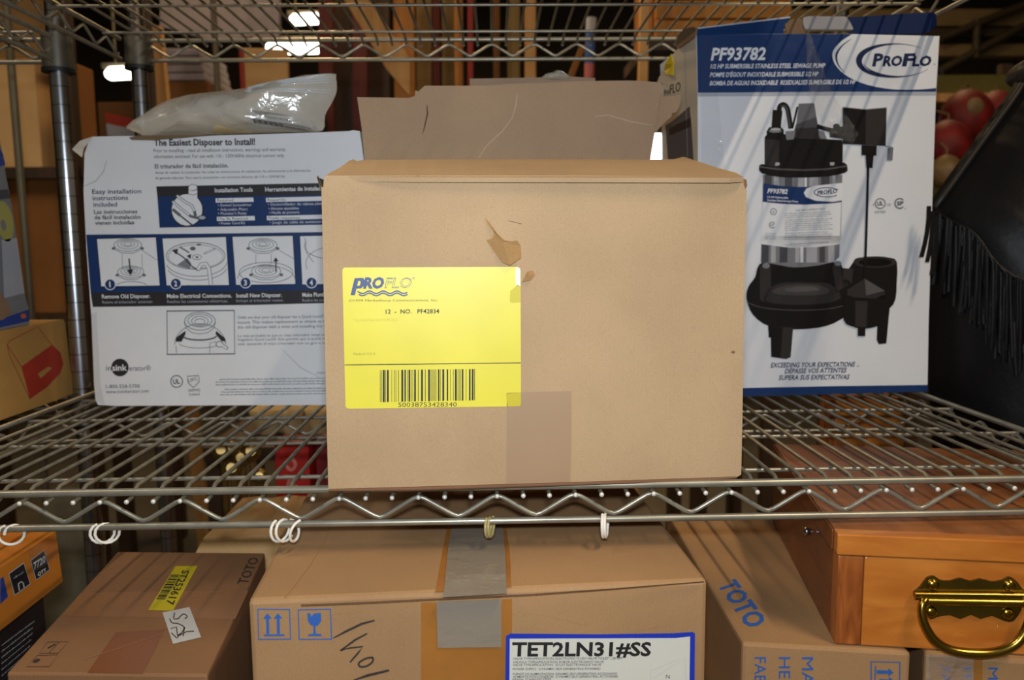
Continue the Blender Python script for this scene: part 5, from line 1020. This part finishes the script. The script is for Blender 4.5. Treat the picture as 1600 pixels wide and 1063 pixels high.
def board(label, m, xt, yt, xb, yb, w, Y, th=.03, grp=None, cat='board', nm='board'):
    """a plank: centre line through two picture points at distance Y, carried on down to the floor"""
    t, b = rel(xt, yt, Y), rel(xb, yb, Y); k = (t.x-b.x)/max(1e-6, t.z-b.z); xf = b.x-k*b.z; W = w*Y/F_PX/2
    m_ = MB().hexa([(xf-W, Y, 0), (xf+W, Y, 0), (xf+W, Y+th, 0), (xf-W, Y+th, 0), (t.x-W, Y, t.z), (t.x+W, Y, t.z), (t.x+W, Y+th, t.z), (t.x-W, Y+th, t.z)])
    return tag(m_.build(nm, m, bevel=.003), label, cat, grp)
board('pale tan slat leaning just right of the second chrome post', WP, 240, 40, 252, 165, 20, 2.92)
sh = mat('lilac grey sheet', (158, 150, 160), .6, var=.08)
for i in range(4):
    a, b = rel(252+i*2, 126-i*13, Y+.1), rel(322-i*3, 126-i*13, Y+.1)
    tag(quadbox('folded_sheet', sh, None, (a.x, Y+.1, 0), (b.x, Y+.1, 0), (0, .3, 0), a.z, a.z+.026, .004), ['lowest', 'second lowest', 'second highest', 'topmost'][i]+' grey sheet in the pile behind the zip bag', 'sheet', 'folded grey sheets behind the bag')
a, b = rel(250, 210, Y+.1), rel(330, 210, Y+.1); tag(quadbox('dim_carton', KB3, None, (a.x, Y+.1, 0), (b.x, Y+.1, 0), (0, .3, 0), sb, rel(290, 127.5, Y+.1).z, .004), 'dim brown carton under the grey sheets behind the bag', 'box')
o = thing('upright_panel', 'tan panel with a red edge above the zip bag', 'panel', (rel(410, 235, 2.95).x, 2.95, 0)); a, b = rel(380, 75, 2.95), rel(446, 75, 2.95)
quadbox('panel_board', KB, o, (a.x, 2.95, 0), (b.x, 2.97, 0), (0, .02, 0), sb, a.z, .002); MB().box((a.x-.012, 2.94, sb), (a.x, 2.975, a.z)).build('red_edge', I_red, o)
for lab_, pts_, yy in (('broad lilac grey sheet hanging behind the upper shelf', [(250, 40), (330, 62), (420, 56), (430, 30), (440, -900), (250, -900)], 3.35), ('narrow lilac grey sheet hanging left of the lit lamp', [(395, 62), (436, 58), (442, -900), (400, -900)], 3.25)):
    w_ = [rel(x, y, yy) for x, y in pts_]
    for p in w_: p.z = min(p.z, 4.6)
    tag(MB().slab(w_, (0, .03, 0)).build('hanging_sheet', sh), lab_, 'sheet')
dk_ = [rel(x, y, 2.9) for x, y in smooth([(330, 232), (345, 190), (390, 165), (450, 126), (490, 118), (500, 130), (500, 232)], 3, True)]
for p in dk_: p.z = max(p.z, sb+.002)
tag(pillow(MB(), dk_, sum(dk_, Vector())/len(dk_), .05, .03, (0, -1, 0), 6).build('dark_bag', mat('dark brown leather', (36, 22, 16), .6)), 'dark brown bag behind the zip bag', 'bag')
# lumber leaning behind the middle
for lab_, m, xt, yt, xb, yb, w, Yb in (('maroon board left of the amber lumber', WR_, 508, -30, 510, 210, 22, 3.1), ('dark board between the maroon boards', WD, 535, -30, 536, 210, 26, 3.2), ('second maroon board by the amber lumber', WR_, 562, -30, 562, 210, 22, 3.15), ('dark brown board behind the diagonal brace', WD, 590, -30, 590, 210, 34, 3.25), ('amber upright post left of the open carton flap', WO, 630, -30, 632, 160, 30, 2.9), ('olive upright board next to the amber post', WOl, 662, -30, 662, 160, 22, 3.05),
        ('maroon upright strip among the olive boards', WR_, 682, -30, 682, 160, 10, 3.12), ('second olive upright board of the lumber row', WOl, 700, -30, 700, 160, 18, 3.1), ('amber thin board at the right of the lumber row', WO, 716, -30, 717, 160, 12, 3.0), ('thin red pole right of the lumber row', mat('red pole paint', (166, 40, 28), .5), 735, -30, 735, 160, 8, 2.9), ('brown thin pole behind the upper shelf middle', KB3, 776, -30, 776, 160, 9, 3.1), ('dim olive board behind the open carton flap', WOl, 803, -30, 803, 160, 18, 3.3), ('pale tan pole behind the open carton flap', WP, 829, -30, 829, 160, 16, 3.0)):
    board(lab_, m, xt, yt, xb, yb, w, Yb)
o = MB(); Yb = 2.84; pts = [rel(x, y, Yb) for x, y in [(526, -20), (562, -20), (640, 90), (640, 150), (604, 108)]]
tag(o.slab(pts, (0, .035, 0)).build('diagonal_brace', WP), 'pale wooden diagonal brace against the amber post', 'brace')
ob = thing('flag_pole', 'blue white and pink slim pole behind the upper shelf', 'pole', (rel(920, 125, 3.0).x, 3.0, 0)); t, b = rel(924, 28, 3.0), rel(922, 80, 3.0); c = rel(921, 128, 3.0)
for p, q, m, n_ in ((t, rel(923, 50, 3.0), I_pale, 'white_tip'), (rel(923, 50, 3.0), rel(921, 100, 3.0), I_blue, 'blue_sleeve'), (rel(921, 100, 3.0), Vector((c.x-.02, 3.0, 0)), mat('pink paint', (200, 110, 110), .5), 'pink_shaft')): MB().tube([p, q], .018, 10).build(n_, m, ob)
board('leaning red brown stick behind the upper shelf', KB2, 912, 70, 890, 125, 10, 2.72, nm='stick', cat='stick')
board('pale board behind the pump carton top', WP, 1009, -30, 1007, 60, 14, 2.6)
# wooden crate above the pump carton
Yc = 2.7; za = rel(1120, 60, Yc).z; a, b = rel(1024, 60, Yc), rel(1235, 60, Yc)
cr_ = thing('wooden_crate', 'orange brown wooden crate behind the upper right shelf', 'crate', ((a.x+b.x)/2, Yc+.2, za))
for i in range(5): MB().box((a.x, Yc, za+.002+i*.062), (b.x, Yc+.018, za+.056+i*.062)).build('plank', WO, cr_)
for x in (a.x+.01, b.x-.05): MB().box((x, Yc+.0185, za), (x+.04, Yc+.06, za+.31)).build('corner_post', WO, cr_)
MB().box((a.x, Yc+.0605, za), (b.x, Yc+.4, za+.3)).build('crate_body', KB2, cr_)
sr = thing('crate_stand', 'dark stand carrying the wooden crate', 'rack', ((a.x+b.x)/2, Yc+.2, 0)); MB().box((a.x-.03, Yc-.02, za-.04), (b.x+.03, Yc+.45, za-.001)).build('stand_top', WD, sr)
for x in (a.x+.15, b.x-.05):
    for y in (Yc, Yc+.38): MB().box((x, y, 0), (x+.05, y+.05, za-.04)).build('leg', WD, sr)
# right side: roof trusses, shelf edge, red ornaments
M_tr = mat('roof truss steel', (66, 56, 40), .6, var=.2)
for i, (y, m, h) in enumerate(((50, M_tr, .05), (27, mat('tan roof purlin', (132, 110, 74), .7, var=.1), .10), (78, MATS['tan roof purlin'], .07))):
    z = rel(1530, y, 5.2).z; struct(MB().box((1.2, 5.2, z-h/2), (5.9, 5.3, z+h/2)).build('trim_%d' % (i+1), m))
for i, (xa_, ya_, xb_, yb_) in enumerate(((1470, 110, 1600, 40), (1470, 60, 1620, 0), (1525, 90, 1527, 30))):
    p, q = rel(xa_, ya_, 5.15), rel(xb_, yb_, 5.15); struct(MB().tube([p, q], .025, 8).build('trim_%d' % (i+4), M_tr))
Yr = 2.6; zr = rel(1530, 290, Yr).z
dr = thing('display_rack', 'olive display rack behind the jacket with red ornaments', 'rack', (rel(1540, 290, Yr).x, Yr+.2, 0)); xa, xb = rel(1440, 290, Yr).x, rel(1680, 290, Yr).x
MB().box((xa, Yr, zr-.04), (xb, Yr+.4, zr)).build('rack_board', WOl, dr); z2 = rel(1530, 112, Yr).z; MB().box((xa, Yr+.3, z2-.06), (xb, Yr+.33, z2+.05)).build('olive_header', mat('olive banner', (104, 96, 36), .6, var=.15), dr); z3 = rel(1550, 129, Yr).z; MB().box((rel(1514, 129, Yr).x, Yr+.26, z3-.014), (rel(1640, 129, Yr).x, Yr+.29, z3+.014)).build('tan_strip', WP, dr)
for x in (xa, xb-.04):
    for y in (Yr+.02, Yr+.36): MB().box((x, y, 0), (x+.04, y+.03, z2+.1)).build('upright', WD, dr)
M_ro = mat('red satin', (118, 18, 16), .6, var=.45, scale=18); M_po = mat('pale gold ornament', (130, 104, 66), .5, var=.2, scale=30)
for k, (nm_, px_, py_, r_, m, lab_) in enumerate((('red_ornament', 1510, 182, .085, M_ro, 'large red ornament with gold pattern left of the jacket collar'), ('red_ornament', 1480, 226, .075, M_ro, 'red ornament lowest beside the pump carton edge'), ('red_ornament', 1556, 178, .075, M_ro, 'red ornament right beside the jacket shoulder'), ('gold_ornament', 1478, 268, .05, M_po, 'pale gold ornament below the red ones beside the pump carton'))):
    c = rel(px_, py_, Yr+(.14, .03, .20, -.06)[k]); prof = []
    for i in range(13):
        a = math.pi*i/12; prof.append((max(.0005, r_*math.sin(a)*(1+.10*math.cos(a))), -r_*math.cos(a)*1.05))
    t = thing(nm_, lab_, 'ornament', (c.x, c.y, c.z-r_*1.05)); MB().lathe(prof, c, 20).build('ornament_body', m, t); MB().tube([c+Vector((0, 0, r_)), c+Vector((0, 0, r_+.02)), Vector((c.x, Yr+.29, z2-.05))], .003, 6).build('hanging_cord', M_po, t)
    if k == 0: MB().lathe([(.030, -.008), (.024, .0), (.012, .003), (.0005, .004)], c+Vector((-.015, -r_*.98, .02)), 12, (0, -1, 0)).build('gold_rosette', M_po, t)
# below the middle shelf, behind: red cartons, brass fittings, dishes, torn tan carton
zl2 = zl
Yb = 1.02
o = thing('torn_carton', 'tan torn carton behind the brown carton on the lower shelf', 'box', (rel(370, 862, 1.0).x, 1.05, zl)); a, b = rel(312, 842, .985), rel(440, 842, .985)
MB().slab([Vector((p.x, .985, p.z)) for p in [rel(x, y, .985) for x, y in [(300, 875), (318, 841), (345, 838), (370, 841), (400, 836), (438, 838), (444, 875)]]]+[Vector((b.x, .985, zl)), Vector((a.x, .985, zl))], (0, .16, 0)).build('carton_body', KB, o)
M_redc = mat('red carton', (186, 34, 26), .45, var=.06); 
for nm_, x0, x1, y0, Yb, lab_ in (('red_carton', 428, 482, 693, 1.215, 'red carton with pale script below the white carton'), ('red_carton', 492, 560, 690, 1.24, 'dark red carton partly behind the open carton on the lower shelf')):
    a, b = rel(x0, y0, Yb), rel(x1, y0, Yb); t = thing(nm_, lab_, 'box', ((a.x+b.x)/2, Yb+.03, zl)); quadbox('carton_body', M_redc if x0 < 480 else mat('dark red carton', (130, 22, 26), .5), t, (a.x, Yb, 0), (b.x, Yb, 0), (0, .06, 0), zl, a.z, .002)
    if x0 < 480:
        P = Print(Pl((a.x, Yb, zl), (1, 0, 0), (0, 0, 1)), t); pk = mat('pale pink ink', (214, 130, 112), .5); P.stroke(smooth([(452, 718), (447, 726), (455, 735), (462, 726), (456, 717), (450, 722)], 3), 5, pk, 1, name='script'); P.stroke(smooth([(455, 745), (450, 758), (458, 768), (464, 758)], 3), 4.5, pk, 1, name='script'); P.stroke([(456, 780), (460, 800), (452, 812)], 5, pk, 1, name='script'); P.done()
BRf = mat('worn brass fitting', (150, 120, 64), .35, metal=.6, var=.2, scale=30)
for k, (x, y, r_, lab_) in enumerate(((346, 704, .016, 'leftmost worn brass fitting below the white carton'), (362, 700, .013, 'small upper brass fitting below the white carton'), (376, 716, .015, 'middle brass fitting below the white carton'), (392, 706, .017, 'right brass fitting below the white carton'), (362, 732, .017, 'lowest brass fitting below the white carton'), (405, 744, .013, 'brass fitting nearest the red carton'))):
    c = rel(x, y, 1.26); t = thing('brass_fitting', lab_, 'fitting', (c.x, 1.26, zl), 'brass fittings below the white carton'); MB().lathe([(.004, -.02), (r_*.7, -.018), (r_, -.006), (r_, .004), (r_*.7, .014), (r_*.5, .016), (r_*.45, .022)], c, 14, (.3, -1, .3)).build('fitting_body', BRf, t); MB().tube([c, c+Vector((0, .01, -.03)), Vector((c.x, 1.27, zl))], [.007, .006, .006], 8).build('stem', BRf, t)
CRM = mat('cream ceramic', (216, 194, 150), .35, var=.05)
Yt = 1.75; zt_ = rel(440, 690, Yt).z
tb = thing('back_shelf', 'dark low shelf behind the wire unit carrying cream dishes', 'shelving', (rel(440, 690, Yt).x, Yt+.15, 0)); x0, x1 = rel(330, 690, Yt).x, rel(600, 690, Yt).x
MB().box((x0, Yt-.05, zt_-.03), (x1, Yt+.3, zt_)).build('shelf_board', WD, tb)
for x in (x0, x1-.03):
    for y in (Yt-.04, Yt+.26): MB().box((x, y, 0), (x+.03, y+.03, zt_-.03)).build('leg', WD, tb)
for x, w, lab_ in ((420, 30, 'left cream dish seen through the shelf wires'), (456, 26, 'second cream dish seen through the shelf wires'), (502, 26, 'cream dish next to the open carton edge seen through wires')):
    c = rel(x, 690, Yt+.08); c.z = zt_; r_ = w*Yt/F_PX; t = thing('ceramic_dish', lab_, 'dish', c, 'cream dishes behind the wire shelf'); MB().lathe([(r_*.45, 0), (r_*.5, .005), (r_*.85, .03), (r_, .06), (r_*.96, .06), (r_*.8, .032), (r_*.4, .010)], c, 20).build('bowl', CRM, t); MB().lathe([(r_*.42, 0), (r_*.46, .004), (r_*.46, .006)], c, 16).build('foot_ring', CRM, t)
# grey mottled sack at lower left
t = thing('grey_sack', 'mottled grey sack standing on the floor behind the orange brown carton', 'sack', (rel(115, 900, 1.5).x, 1.5, 0)); M_sk = mat('mottled sacking', (122, 114, 88), .8, var=.3, scale=14, bump=.3, bscale=40)
sk = [rel(x, y, 1.5) for x, y in smooth([(70, 775), (100, 762), (140, 768), (158, 800), (164, 900), (166, 1000), (166, 1300), (160, 1420), (110, 1440), (60, 1420), (56, 1300), (58, 1000), (60, 880)], 2, True)]
dz = min(p.z for p in sk)
for p in sk:
    if p.z < .5: p.z = .5-(.5-p.z)*.5/(.5-dz)
pillow(MB(), sk, sum(sk, Vector())/len(sk), .06, .06, (0, -1, 0), 6, 2.4, .006, 4).build('sack_body', M_sk, t)
# tan wood block and grey paper seen through the right half of the shelf
Yk = 1.19; a, b = rel(1304, 690, Yk), rel(1414, 690, Yk)
t = thing('wood_block', 'upright orange wooden block behind the chest seen through the wires', 'block', ((a.x+b.x)/2, Yk, zl)); MB().box((a.x, Yk, zl), (b.x, Yk+.05, rel(1360, 622, Yk).z)).build('block_body', Wf, t, bevel=.003); MB().box((a.x-.006, Yk+.004, zl), (a.x-.0005, Yk+.046, rel(1360, 626, Yk).z)).build('edge_strip', We, t)
